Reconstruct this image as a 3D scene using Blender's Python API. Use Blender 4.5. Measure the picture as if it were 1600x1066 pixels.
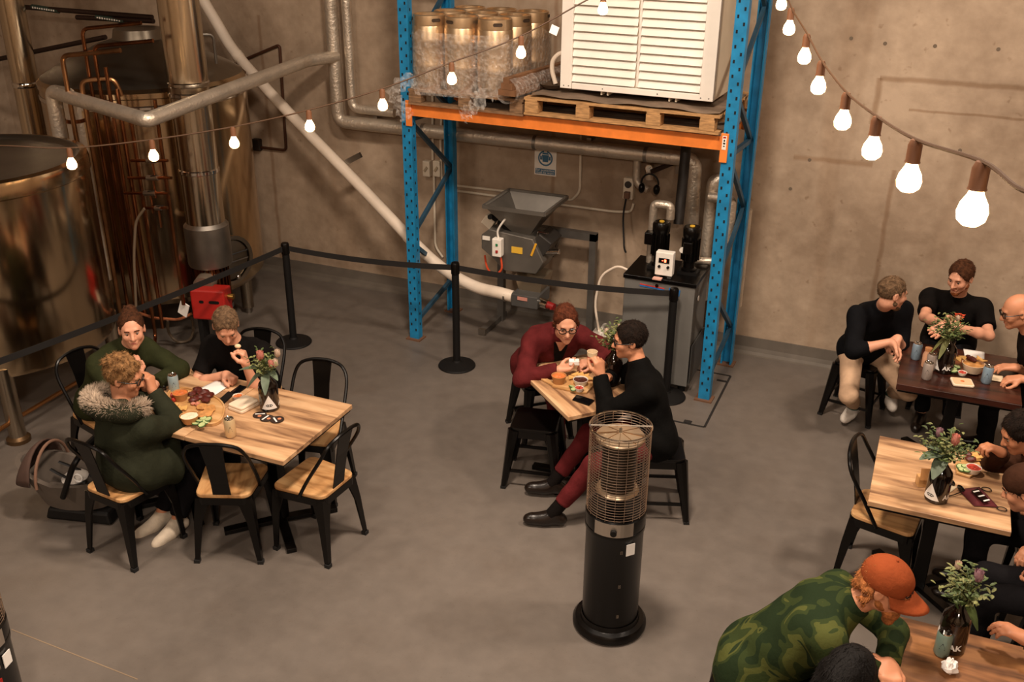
import bpy, bmesh, math, random
import numpy as np
from math import pi, sin, cos, radians, sqrt, atan2
from mathutils import Vector, Matrix

for o in list(bpy.data.objects): bpy.data.objects.remove(o)
S = bpy.context.scene
COL = S.collection
random.seed(7)
# ------------------------------------------------------------------ camera
F = 1556.0; CAMZ = 3.76
def _rm(p, r, y):
    cy, sy, cp, sp, cr, sr = cos(y), sin(y), cos(p), sin(p), cos(r), sin(r)
    f = np.array([sy*cp, cy*cp, -sp]); rt = np.array([cy, -sy, 0]); up = np.cross(rt, f)
    return np.array([cr*rt+sr*up, sr*rt-cr*up, f])
CM = _rm(radians(24.70), radians(.49), radians(-22.90))
cam = bpy.data.objects.new('camera', bpy.data.cameras.new('camera')); COL.objects.link(cam)
cam.data.sensor_width = 36; cam.data.lens = 36*F/1600; cam.data.clip_start = .05; cam.data.clip_end = 100
cam.matrix_world = Matrix(((CM[0][0], -CM[1][0], -CM[2][0], 0), (CM[0][1], -CM[1][1], -CM[2][1], 0), (CM[0][2], -CM[1][2], -CM[2][2], CAMZ), (0, 0, 0, 1)))
S.camera = cam
def ray(px, py): return CM.T @ np.array([(px-800)/F, (py-533)/F, 1.])
def Z(px, py, z=0.):          # point of that pixel at height z
    d = ray(px, py); t = (z-CAMZ)/d[2]; return Vector((d[0]*t, d[1]*t, z))
def Y(px, py, y):             # point of that pixel on the plane y
    d = ray(px, py); t = y/d[1]; return Vector((d[0]*t, y, CAMZ+d[2]*t))
# ------------------------------------------------------------------ light
W = bpy.data.worlds.new('world'); S.world = W; W.use_nodes = True
W.node_tree.nodes['Background'].inputs[0].default_value = (1, .8, .62, 1)
W.node_tree.nodes['Background'].inputs[1].default_value = .02
S.view_settings.view_transform = 'Standard'; S.view_settings.look = 'None'
S.view_settings.exposure = 0.12; S.view_settings.gamma = 1.0; S.view_settings.use_curve_mapping = False
WARM = (1, .82, .66)
LAMPS = [(-1.6, 3.8, 5.6, 270), (1.5, 5.5, 5.6, 175), (-4.2, 3.2, 5.6, 70), (-.8, .3, 5.6, 70), (1.2, -2.0, 5.0, 250), (-5.2, -1.8, 5.0, 170)]
def area_lamp(loc, size, power, parent):
    l = bpy.data.lights.new('lamp_light', 'AREA'); l.shape = 'DISK'; l.size = size; l.energy = power; l.color = WARM
    o = bpy.data.objects.new('lamp_light', l); COL.objects.link(o); o.parent = parent; o.location = loc
    return o
# ------------------------------------------------------------------ materials
def lin(c):
    if isinstance(c, str):
        c = [int(c[i:i+2], 16)/255 for i in (0, 2, 4)]
    return tuple((v/12.92 if v <= .04045 else ((v+.055)/1.055)**2.4) for v in c)
MATS = {}
def mat(name, col, rough=.6, metal=0., var=0., vs=8., bump=0., bs=60., stretch=None, col2=None, spec=None, emit=0., trans=0., alpha=1., sheen=0., coat=0., contrast=None):
    if name in MATS: return MATS[name]
    m = bpy.data.materials.new(name); m.use_nodes = True; nt = m.node_tree; b = nt.nodes['Principled BSDF']; L = nt.links.new
    c = lin(col); b.inputs['Base Color'].default_value = (*c, 1); b.inputs['Roughness'].default_value = rough; b.inputs['Metallic'].default_value = metal
    if spec is not None: b.inputs['Specular IOR Level'].default_value = spec
    if emit: b.inputs['Emission Color'].default_value = (*c, 1); b.inputs['Emission Strength'].default_value = emit
    if trans: b.inputs['Transmission Weight'].default_value = trans
    if alpha < 1: b.inputs['Alpha'].default_value = alpha
    if sheen: b.inputs['Sheen Weight'].default_value = sheen; b.inputs['Sheen Roughness'].default_value = .5
    if coat: b.inputs['Coat Weight'].default_value = coat; b.inputs['Coat Roughness'].default_value = .1
    if var or col2 or bump:
        tc = nt.nodes.new('ShaderNodeTexCoord'); mp = nt.nodes.new('ShaderNodeMapping'); L(tc.outputs['Object'], mp.inputs[0])
        if stretch: mp.inputs['Scale'].default_value = stretch
        if var or col2:
            n = nt.nodes.new('ShaderNodeTexNoise'); n.inputs['Scale'].default_value = vs; n.inputs['Detail'].default_value = 5; L(mp.outputs[0], n.inputs[0])
            r = nt.nodes.new('ShaderNodeValToRGB'); L(n.outputs['Fac'], r.inputs[0])
            c2 = lin(col2) if col2 else tuple(v*(1-var) for v in c); c1 = c if col2 else tuple(min(1, v*(1+var*.6)) for v in c)
            lo, hi = contrast or (.35, .68)
            r.color_ramp.elements[0].position = lo; r.color_ramp.elements[0].color = (*c2, 1); r.color_ramp.elements[1].position = hi; r.color_ramp.elements[1].color = (*c1, 1)
            L(r.outputs[0], b.inputs['Base Color'])
        if bump:
            n2 = nt.nodes.new('ShaderNodeTexNoise'); n2.inputs['Scale'].default_value = bs; n2.inputs['Detail'].default_value = 4; L(mp.outputs[0], n2.inputs[0])
            bp = nt.nodes.new('ShaderNodeBump'); bp.inputs['Strength'].default_value = bump; bp.inputs['Distance'].default_value = .01; L(n2.outputs['Fac'], bp.inputs['Height']); L(bp.outputs[0], b.inputs['Normal'])
    MATS[name] = m; return m
BLACK = mat('black_metal', '080605', .28, .0, spec=.28)
BLACKM = mat('black_matt', '0d0b0a', .6, spec=.3)
RUBBER = mat('black_rubber', '100e0d', .85)
STEEL = mat('brushed_steel', 'b0a28f', .27, 1., var=.25, vs=3, stretch=(1, 1, .15))
STEELD = mat('dull_steel', '9a938a', .42, 1., var=.2, vs=5)
CHROME = mat('chrome', 'd8d2ca', .12, 1.)
FOIL = mat('foil_wrap', 'd6c9b8', .42, .75, bump=.55, bs=45, var=.12)
COPPER = mat('copper_pipe', '9a6442', .26, 1., var=.45, vs=6)
GREY = mat('grey_paint', '6c6a66', .5, var=.12, vs=5)
GREYD = mat('dark_grey_paint', '4b4a48', .5, var=.15, vs=6)
WHITE = mat('white_paint', 'f0e9df', .5, var=.04)
PAPER = mat('white_paper', 'efebe6', .8)
CREAM = mat('cream_plastic', 'd9ccb8', .5)
BLUE = mat('blue_rack_paint', '1a82b6', .42, var=.22, vs=9)
ORANGE = mat('orange_beam_paint', 'f2883a', .45, var=.15, vs=8)
RED = mat('red_paint', 'a8201a', .45, var=.1)
PVC = mat('white_pvc', 'e6d6c4', .45, var=.08, vs=5)
PALLETW = mat('pallet_timber', 'b98d5c', .75, var=.35, vs=10, stretch=(1.5, 8, 8), bump=.2)
PALLETD = mat('pallet_timber_dark', '8a6a4c', .8, var=.4, vs=9, stretch=(1.5, 8, 8), bump=.2)
BOARDG = mat('weathered_board', '857464', .85, var=.3, vs=7, stretch=(1, 4, 4))
# ------------------------------------------------------------------ mesh builder
def V(*a): return Vector(a)
def frame(d):
    d = Vector(d).normalized(); a = V(0, 0, 1) if abs(d.z) < .95 else V(1, 0, 0)
    x = a.cross(d).normalized(); return x, d.cross(x), d
class MB:
    def __init__(s): s.v = []; s.f = []
    def add(s, vs, fs):
        n = len(s.v); s.v += [tuple(v) for v in vs]; s.f += [tuple(i+n for i in f) for f in fs]; return s
    def box(s, c, sz, rz=0, R=None, taper=1.):
        x, y, z = [q/2 for q in sz]; vs = []
        for k in (-1, 1):
            t = taper if k > 0 else 1
            for a, b in ((-1, -1), (1, -1), (1, 1), (-1, 1)): vs.append(V(a*x*t, b*y*t, k*z))
        if R is None: R = Matrix.Rotation(rz, 3, 'Z')
        return s.add([R @ v+Vector(c) for v in vs], [(3, 2, 1, 0), (4, 5, 6, 7), (0, 1, 5, 4), (1, 2, 6, 5), (2, 3, 7, 6), (3, 0, 4, 7)])
    def bar(s, a, b, w, h, up=None):                       # rectangular bar from a to b
        a, b = Vector(a), Vector(b); d = (b-a).normalized(); u = Vector(up) if up else (V(0, 0, 1) if abs(d.z) < .9 else V(0, 1, 0))
        x = d.cross(u).normalized(); u = x.cross(d)
        vs = [p+x*i*w/2+u*j*h/2 for p in (a, b) for i, j in ((-1, -1), (1, -1), (1, 1), (-1, 1))]
        return s.add(vs, [(0, 1, 2, 3), (7, 6, 5, 4), (0, 4, 5, 1), (1, 5, 6, 2), (2, 6, 7, 3), (3, 7, 4, 0)])
    def cyl(s, a, b, r0, r1=None, n=16, cap=True):
        return s.tube([a, b], [r0, r0 if r1 is None else r1], n, cap)
    def tube(s, pts, r, n=10, cap=True, closed=False, flat=1.):
        pts = [Vector(p) for p in pts]; m = len(pts); rs = r if isinstance(r, (list, tuple)) else [r]*m
        vs = []; px = None
        for i, p in enumerate(pts):
            if closed: t = (pts[(i+1) % m]-pts[i-1]).normalized()
            else: t = ((pts[i]-pts[i-1]).normalized() if i else V(0, 0, 0))+((pts[i+1]-pts[i]).normalized() if i < m-1 else V(0, 0, 0)); t.normalize()
            if px is None: x, y, _ = frame(t)
            else:
                x = (px-t*px.dot(t)).normalized(); y = t.cross(x)
            px = x
            vs += [p+(x*cos(2*pi*k/n)+y*sin(2*pi*k/n)*flat)*rs[i] for k in range(n)]
        fs = [(i*n+k, i*n+(k+1) % n, (i+1)*n+(k+1) % n, (i+1)*n+k) for i in range(m-1) for k in range(n)]
        if closed: fs += [((m-1)*n+k, (m-1)*n+(k+1) % n, (k+1) % n, k) for k in range(n)]
        elif cap: fs += [tuple(range(n-1, -1, -1)), tuple(range((m-1)*n, m*n))]
        return s.add(vs, fs)
    def lathe(s, prof, c=(0, 0, 0), n=24, axis=(0, 0, 1), cap=True):
        x, y, d = frame(axis) if tuple(axis) != (0, 0, 1) else (V(1, 0, 0), V(0, 1, 0), V(0, 0, 1)); c = Vector(c)
        vs = [c+(x*cos(2*pi*k/n)+y*sin(2*pi*k/n))*r+d*h for r, h in prof for k in range(n)]; m = len(prof)
        fs = [(i*n+k, i*n+(k+1) % n, (i+1)*n+(k+1) % n, (i+1)*n+k) for i in range(m-1) for k in range(n)]
        if cap: fs += [tuple(range(n-1, -1, -1)), tuple(range((m-1)*n, m*n))]
        return s.add(vs, fs)
    def prism(s, poly, z0, z1, M=None):
        n = len(poly); vs = [V(p[0], p[1], z) for z in (z0, z1) for p in poly]
        if M: vs = [M @ v for v in vs]
        return s.add(vs, [tuple(range(n-1, -1, -1)), tuple(range(n, 2*n))]+[(i, (i+1) % n, n+(i+1) % n, n+i) for i in range(n)])
    def ell(s, c, r, R=None, nu=12, nv=8):
        r = (r, r, r) if not hasattr(r, '__len__') else r; vs = [V(0, 0, -r[2])]
        for j in range(1, nv):
            t = -pi/2+pi*j/nv
            vs += [V(r[0]*cos(t)*cos(2*pi*i/nu), r[1]*cos(t)*sin(2*pi*i/nu), r[2]*sin(t)) for i in range(nu)]
        vs.append(V(0, 0, r[2])); e = len(vs)-1
        fs = [(0, 1+(i+1) % nu, 1+i) for i in range(nu)]+[(e, e-nu+i, e-nu+(i+1) % nu) for i in range(nu)]
        fs += [(1+j*nu+i, 1+j*nu+(i+1) % nu, 1+(j+1)*nu+(i+1) % nu, 1+(j+1)*nu+i) for j in range(nv-2) for i in range(nu)]
        if R: vs = [R @ v for v in vs]
        return s.add([v+Vector(c) for v in vs], fs)
    def build(s, name, m, parent=None, smooth=False, bevel=0., loc=None, rz=0, world=False, edge=35):
        me = bpy.data.meshes.new(name); me.from_pydata(s.v, [], s.f); me.materials.append(m); me.validate()
        if smooth:
            me.polygons.foreach_set('use_smooth', [True]*len(me.polygons))
            try: me.set_sharp_from_angle(angle=radians(edge))
            except Exception: pass
        o = bpy.data.objects.new(name, me); COL.objects.link(o)
        if bevel:
            b = o.modifiers.new('bevel', 'BEVEL'); b.width = bevel; b.segments = 2; b.limit_method = 'ANGLE'; b.angle_limit = radians(40)
        if loc is not None: o.location = loc
        o.rotation_euler.z = rz
        if parent is not None:
            o.parent = parent
            if world:
                q = Matrix.Rotation(-parent.rotation_euler.z, 4, 'Z'); o.location = q @ (-Vector(parent.location)); o.rotation_euler.z = -parent.rotation_euler.z
        return o
def tag(o, label, cat, group=None, kind=None):
    o['label'] = label; o['category'] = cat
    if group: o['group'] = group
    if kind: o['kind'] = kind
    return o
def thing(name, label, cat, loc=(0, 0, 0), rz=0, group=None):
    o = bpy.data.objects.new(name, None); COL.objects.link(o); o.location = loc; o.rotation_euler = (0, 0, rz); o.empty_display_size = .1
    return tag(o, label, cat, group)
def struct(o): o['kind'] = 'structure'; return o
def copy_tree(o, parent=None):
    c = o.copy(); COL.objects.link(c); c.parent = parent
    for ch in list(o.children): copy_tree(ch, c)
    return c
def dup(o, loc, rz, label, group=None):
    c = copy_tree(o); c.location = loc; c.rotation_euler.z = rz; c['label'] = label
    if group: c['group'] = group
    return c
def spline(pts, n=8):
    P = [Vector(p) for p in pts]; out = []
    for i in range(len(P)-1):
        p0 = P[max(i-1, 0)]; p1 = P[i]; p2 = P[i+1]; p3 = P[min(i+2, len(P)-1)]
        for k in range(n):
            t = k/n; out.append(.5*((2*p1)+(p2-p0)*t+(2*p0-5*p1+4*p2-p3)*t*t+(3*p1-p0-3*p2+p3)*t**3))
    return out+[P[-1]]
def arcpts(pts, r=.06, n=5):                               # polyline with rounded corners
    P = [Vector(p) for p in pts]; out = [P[0]]
    for i in range(1, len(P)-1):
        a = (P[i-1]-P[i]); b = (P[i+1]-P[i]); q = min(r, a.length*.45, b.length*.45); A = P[i]+a.normalized()*q; B = P[i]+b.normalized()*q
        for k in range(n+1):
            t = k/n; out.append(A*(1-t)**2+P[i]*2*t*(1-t)+B*t*t)
    return out+[P[-1]]
def rrect(w, h, r, n=4):
    out = []
    for cx, cy, a0 in ((w/2-r, h/2-r, 0), (-w/2+r, h/2-r, 90), (-w/2+r, -h/2+r, 180), (w/2-r, -h/2+r, 270)):
        for k in range(n+1):
            a = radians(a0+90*k/n); out.append((cx+r*cos(a), cy+r*sin(a)))
    return out
def text_mesh(txt, size, bold=0.):
    cu = bpy.data.curves.new('txt', 'FONT'); cu.body = txt; cu.size = size; cu.align_x = 'CENTER'; cu.align_y = 'CENTER'; cu.offset = bold; cu.resolution_u = 2
    o = bpy.data.objects.new('txt', cu); COL.objects.link(o); me = bpy.data.meshes.new_from_object(o.evaluated_get(bpy.context.evaluated_depsgraph_get()))
    vs = [tuple(v.co) for v in me.vertices]; fs = [tuple(p.vertices) for p in me.polygons]
    bpy.data.objects.remove(o); bpy.data.meshes.remove(me); bpy.data.curves.remove(cu); return vs, fs
def flat(vs, fs, fn): return [fn(v[0], v[1]) for v in vs], fs
# ------------------------------------------------------------------ room
WY = 8.17; X0, X1, Y0, ZC = -9.6, 5.0, -4.0, 6.8
def concrete(name, c1, c2, wall):
    m = bpy.data.materials.new(name); m.use_nodes = True; nt = m.node_tree; N = nt.nodes.new; L = nt.links.new; b = nt.nodes['Principled BSDF']
    tc = N('ShaderNodeTexCoord')
    def noise(scale, sc=(1, 1, 1), det=5):
        mp = N('ShaderNodeMapping'); mp.inputs['Scale'].default_value = sc; L(tc.outputs['Object'], mp.inputs[0])
        n = N('ShaderNodeTexNoise'); n.inputs['Scale'].default_value = scale; n.inputs['Detail'].default_value = det; L(mp.outputs[0], n.inputs[0]); return n.outputs['Fac']
    def mth(op, a, c):
        q = N('ShaderNodeMath'); q.operation = op
        for i, s in enumerate((a, c)):
            if hasattr(s, 'links'): L(s, q.inputs[i])
            else: q.inputs[i].default_value = s
        return q.outputs[0]
    def ramp(s, lo, hi, a=0., z=1.):
        r = N('ShaderNodeMapRange'); r.inputs[1].default_value = lo; r.inputs[2].default_value = hi; r.inputs[3].default_value = a; r.inputs[4].default_value = z; L(s, r.inputs[0]); return r.outputs[0]
    f = mth('ADD', mth('MULTIPLY', noise(.9 if wall else .55), .65), mth('MULTIPLY', noise(9, det=8), .35))
    cr = N('ShaderNodeValToRGB'); cr.color_ramp.elements[0].position = .36; cr.color_ramp.elements[1].position = .66
    cr.color_ramp.elements[0].color = (*lin(c2), 1); cr.color_ramp.elements[1].color = (*lin(c1), 1); L(f, cr.inputs[0]); col = cr.outputs[0]
    def darken(col, fac, tint):
        mx = N('ShaderNodeMixRGB'); mx.blend_type = 'MULTIPLY'; L(fac, mx.inputs[0]); L(col, mx.inputs[1]); mx.inputs[2].default_value = (*tint, 1); return mx.outputs[0]
    if wall:
        col = darken(col, ramp(noise(1.6, (1.6, 1, .12), 4), .56, .74, 0, .55), (.62, .5, .38))       # run-down stains
        sp = N('ShaderNodeSeparateXYZ'); L(tc.outputs['Object'], sp.inputs[0]); x, z = sp.outputs[0], sp.outputs[2]
        wob = mth('MULTIPLY', mth('SUBTRACT', noise(5), .5), .03)
        def line(s, at, w): return ramp(mth('ABSOLUTE', mth('ADD', mth('SUBTRACT', s, at), wob), 0), w*.3, w, .75, 0)
        def between(s, a, c): return mth('MULTIPLY', mth('GREATER_THAN', s, a), mth('LESS_THAN', s, c))
        for at, zt in ((-3.07, 3.2), (-.23, 1.75), (1.35, 1.9), (-6.1, 2.6)): col = darken(col, mth('MULTIPLY', line(x, at, .026), mth('LESS_THAN', z, zt)), (.68, .57, .48))
        lo = Y(1375, 122, WY); col = darken(col, mth('MULTIPLY', line(z, lo.z, .028), mth('GREATER_THAN', x, lo.x)), (.58, .48, .38))
        lo2 = Y(1420, 172, WY); col = darken(col, mth('MULTIPLY', line(z, lo2.z, .014), mth('GREATER_THAN', x, lo2.x)), (.62, .52, .42))
        col = darken(col, mth('MULTIPLY', line(x, lo.x, .03), between(z, lo.z-.35, lo.z)), (.6, .5, .4))
        lo3 = Y(1240, 245, WY); hi3 = Y(1365, 248, WY); col = darken(col, mth('MULTIPLY', line(z, lo3.z, .03), between(x, lo3.x, hi3.x)), (.72, .62, .52))
        col = darken(col, ramp(noise(14, det=2), .70, .78, 0, .5), (.5, .4, .3))
    else:
        col = darken(col, ramp(noise(3.2, det=6), .55, .75, 0, .35), (.75, .7, .66))
        col = darken(col, ramp(noise(60, det=2), .66, .72, 0, .35), (.7, .62, .55))
    L(col, b.inputs['Base Color'])
    if wall: b.inputs['Roughness'].default_value = .8
    else: L(ramp(noise(2.4), .3, .7, .42, .62), b.inputs['Roughness'])
    bp = N('ShaderNodeBump'); bp.inputs['Strength'].default_value = .25 if wall else .08; bp.inputs['Distance'].default_value = .01
    L(noise(22 if wall else 90, det=6), bp.inputs['Height']); L(bp.outputs[0], b.inputs['Normal']); return m
WALLM = concrete('concrete_wall', 'bba58e', '907b66', True)
FLOORM = concrete('concrete_floor', '6f665e', '5d554e', False)
CEILM = mat('ceiling_paint', '5c534a', .9)
struct(MB().box(((X0+X1)/2, (Y0+WY)/2, -.1), (X1-X0+.4, WY-Y0+.4, .2)).build('floor', FLOORM))
wb = struct(MB().box(((X0+X1)/2, WY+.1, ZC/2), (X1-X0, .2, ZC)).build('wall_back', WALLM))
struct(MB().box((X0-.1, (Y0+WY)/2, ZC/2), (.2, WY-Y0, ZC)).build('wall_left', WALLM))
struct(MB().box((X1+.1, (Y0+WY)/2, ZC/2), (.2, WY-Y0, ZC)).build('wall_right', WALLM))
# wall behind the viewer; battens added unseen to give stripe reflections in the tank
wf = struct(MB().box(((X0+X1)/2, Y0-.1, ZC/2), (X1-X0, .2, ZC)).build('wall_front', mat('dark_wall', '241a14', .8)))
for i in range(16): MB().box((X0+.5+i*.9, Y0+.03, ZC/2), (.34, .06, ZC-.1)).build('reflection_batten', mat('pale_reflection_batten', 'd8b48a', .6, var=.1), wf)
struct(MB().box(((X0+X1)/2, (Y0+WY)/2, ZC+.1), (X1-X0+.4, WY-Y0+.4, .2)).build('ceiling', CEILM))
cv = MB(); prof = [(WY, .15), (WY-.012, .15), (WY-.018, .06), (WY-.03, .025), (WY-.055, .006), (WY-.075, .0), (WY, 0)]
vs = [V(x, a, z) for x in (X0, X1) for a, z in prof]; k = len(prof)
cv.add(vs, [(i, (i+1) % k, k+(i+1) % k, k+i) for i in range(k)]+[tuple(range(k-1, -1, -1)), tuple(range(k, 2*k))])
struct(cv.build('baseboard_back', mat('coving_paint', '665e55', .4, var=.12)))
for px, py in ((1383, 68), (1461, 72), (1560, 77), (1265, 250), (1235, 295), (1241, 541), (1330, 60), (1500, 235)):
    MB().cyl(Y(px, py, WY)+V(0, .01, 0), Y(px, py, WY)-V(0, .002, 0), .017, .014, 12).build('tie_hole', mat('tie_hole_plug', '6d5f50', .9), wb)
hx0, hx1, hy0, hy1 = -1.95, -1.222, 6.68, 7.63
hb = MB()
for a, b in (((hx0, hy0), (hx1, hy0)), ((hx1, hy0), (hx1, hy1)), ((hx1, hy1), (hx0, hy1)), ((hx0, hy1), (hx0, hy0))): hb.bar((*a, .001), (*b, .001), .018, .004)
hb.box((hx1-.05, hy1-.12, .001), (.08, .03, .004)); hb.box((-1.36, hy0+.03, .001), (.06, .05, .004))
struct(hb.build('trim_1', mat('hatch_gap', '1a1512', .8)))
a, b = Z(18, 984), Z(215, 1062)
struct(MB().bar(a+V(0, 0, .0005), b+V(0, 0, .0005), .006, .002).build('trim_2', mat('floor_line', '8c7861', .7)))
# high-bay lamps; the last two are added to light the front wall and fill
for i, (x, y, z, p) in enumerate(LAMPS):
    t = thing('high_bay_lamp', 'round steel high bay lamp hanging from the ceiling %s' % ('above the patio heater', 'above the face mask table', 'above the oval platter', 'behind the patio heater', 'by the front wall, added to light it for reflections', 'between front wall and brew tank, added to light that wall')[i], 'lamp', (x, y, z), 0, 'high bay lamps under the ceiling')
    MB().lathe([(.34, 0), (.345, .01), (.24, .14), (.09, .2), (.09, .34), (.0, .35)], n=24, cap=False).build('lamp_shade', STEELD, t, True)
    MB().cyl((0, 0, .34), (0, 0, ZC-z), .012, n=8).build('hanging_rod', BLACKM, t)
    area_lamp((0, 0, -.01), .6, p, t)
# ------------------------------------------------------------------ wall pipes and conduits
def pipe(name, pts, r, m, label, cat='pipe', rr=.08, n=12, group=None):
    return tag(MB().tube(arcpts(pts, rr), r, n).build(name, m, smooth=True), label, cat, group)
PX = -5.19; PZ = 1.70
A = Y(1086, 245, 8.03)
t = thing('insulated_pipe', 'long foil-wrapped pipe running along the concrete wall behind the blue rack', 'pipe', (PX, 8.03, 0))
MB().tube(arcpts([(PX-.02, 8.03, 5.2), (PX, 8.03, PZ), (A.x, 8.03, PZ-.0), (A.x+.02, 8.03, 1.0)], .09), .062, 14).build('pipe_run', FOIL, t, True, world=True)
for x in (-4.3, -3.2, -2.2): MB().tube([(x, 8.03, PZ), (x+.03, 8.03, PZ)], .065, 14).build('joint_band', STEELD, t, True, world=True)
for x in (-4.8, -2.7): MB().box((x, 8.105, PZ+.07), (.04, .12, .03)).build('wall_bracket', STEELD, t, world=True)
pipe('riser_pipe', [(PX+.13, 8.05, 5.2), (PX+.15, 8.05, PZ+.13), (PX+.6, 8.05, PZ+.13)], .045, FOIL, 'slimmer foil-wrapped riser beside the long insulated wall pipe')
E1 = Z(230, 188, 2.2); E2 = Z(92, 147, 2.2); t = thing('insulated_branch_pipe', 'foil-wrapped branch pipe crossing in front of the tank flue', 'pipe', E1)
MB().tube(arcpts([(PX+.02, 8.03, 2.30), (PX-.08, 7.7, 2.30), E1, E2], .05), .055, 14).build('pipe_run', FOIL, t, True, world=True)
MB().tube(arcpts([E2+V(.1, 0, 0), E2+V(-.12, .05, 0), E2+V(-.12, .05, -1.6)], .05), .06, 14).build('pipe_drop', FOIL, t, True, world=True)
MB().tube([E2+V(.06, .06, .0), E2+V(.06, .08, -1.6)], .07, 14).build('pipe_drop', FOIL, t, True, world=True)
MB().tube([E2+V(.06, .06, -.2), E2+V(.06, .06, -.23)], .075, 14).build('joint_band', COPPER, t, True, world=True)
# white hose from high on the wall down into the mill
MO = V(-3.10, 7.34, .52)
hp = [Y(300, -30, 7.9), Y(338, 35, 7.9), Y(372, 88, 7.87), Y(450, 175, 7.8), Y(560, 288, 7.66), Y(640, 372, 7.52), Y(690, 418, 7.46), Y(740, 447, 7.40), MO-V(.12, 0, -.012), MO]
t = thing('white_grain_pipe', 'long white plastic pipe slanting down the wall into the grain mill', 'pipe', MO)
MB().tube(spline(hp, 6), .052, 14).build('pipe_run', PVC, t, True, world=True)
for i in (2, 5):
    d = (hp[i+1]-hp[i-1]).normalized(); MB().tube([hp[i]-d*.03, hp[i]+d*.03], .057, 14).build('coupling', PVC, t, True, world=True)
c = Y(541, 262, 7.68); MB().box(c+V(0, .05, .05), (.30, .03, .05), R=Matrix.Rotation(-.5, 3, 'Y')).build('pipe_clamp', STEELD, t, world=True)
MB().tube([MO-V(.07, 0, 0), MO-V(.055, 0, 0)], .058, 14).build('hose_clip', STEELD, t, True, world=True)
# electrical conduits
CY = WY-.02
def con(pts, label, r=.011): return pipe('conduit', [Y(px, py, CY) for px, py in pts], r, CREAM, label, 'conduit', .06, 8)
con([(676, 150), (676, 250)], 'short cream conduit dropping into the switch boxes behind the rack')
con([(692, 150), (688, 215), (690, 282), (705, 297), (960, 331), (986, 331), (990, 318)], 'cream conduit running low along the wall to the socket')
con([(700, 170), (698, 285), (712, 290), (800, 300)], 'cream conduit bending behind the steel hopper')
con([(678, 270), (680, 385), (692, 402)], 'cream conduit descending the wall beside the rear rack post')
con([(908, 200), (906, 300), (893, 313), (884, 311)], 'cream conduit descending right of the blue safety sign')
pipe('dark_conduit', [Y(300, 128, CY), Y(437, 70, CY), Y(447, 235, CY), Y(405, 230, CY)], .014, mat('brown_pipe', '4a2c1c', .5, .3), 'thin dark brown pipe looped on the wall behind the tank', 'pipe', .04, 8)
tag(MB().box(Y(402, 226, CY), (.09, .06, .12)).build('valve_box', mat('valve_dark', '2a201a', .5), bevel=.01), 'small dark valve body on wall beside the tank', 'valve')
for px, lab in ((668, 'first'), (684, 'second')):
    p = Y(px+2, 262, WY); t = thing('switch_box', 'cream electrical switch box on the wall behind the rack, %s from the tank side' % lab, 'switch box', p)
    MB().box((0, -.03, 0), (.075, .06, .15)).build('box_body', CREAM, t, bevel=.008)
    MB().box((0, -.066, .0), (.02, .012, .05), R=Matrix.Rotation(.6, 3, 'Y')).build('rotary_switch', mat('beige_switch', 'a89880', .5), t)
# blue safety sign
a, b = Y(836, 234, WY), Y(869, 276, WY); w, h = b.x-a.x, a.z-b.z
t = thing('safety_sign', 'white and blue ear protection sign fixed to the wall below the foil pipe', 'sign', ((a.x+b.x)/2, WY, (a.z+b.z)/2))
SB = mat('sign_blue', '3b6c8c', .5)
MB().box((0, -.004, 0), (w, .006, h)).build('sign_plate', WHITE, t)
def onwall(m, y=-.008): return lambda u, v: V(u, y, v)
g = MB(); ring = [(.07*cos(2*pi*i/28), .07*sin(2*pi*i/28)+.045) for i in range(28)]; rin = [(.056*cos(2*pi*i/28), .056*sin(2*pi*i/28)+.045) for i in range(28)]
g.add([V(u, -.0078, v) for u, v in ring+rin], [(i, (i+1) % 28, 28+(i+1) % 28, 28+i) for i in range(28) if i not in (6, 7)]); g.build('ring_pictogram', SB, t)
g = MB(); g.add([V(u, -.0078, v) for u, v in ((-.026, .012), (.026, .012), (.034, .075), (-.034, .075))], [(0, 1, 2, 3)]); g.add([V(u, -.0078, v) for u, v in ((-.034, .08), (.034, .08), (.022, .096), (-.022, .096))], [(0, 1, 2, 3)])
g.add([V(u, -.0078, v) for u, v in ((-.05, .03), (-.03, .03), (-.036, .065), (-.05, .065))], [(0, 1, 2, 3)]); g.add([V(u, -.0078, v) for u, v in ((.03, .03), (.05, .03), (.05, .065), (.036, .065))], [(0, 1, 2, 3)]); g.build('head_pictogram', SB, t)
MB().box((0, -.0076, -h*.34), (w*.9, .002, h*.22)).build('text_panel', SB, t)
for i, s in enumerate(('Ear protection', 'must be worn')):
    vs, fs = text_mesh(s, .03); MB().add(*flat(vs, fs, lambda u, v: V(u, -.0092, v-h*(.29+.1*i)))).build('lettering', WHITE, t)
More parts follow.
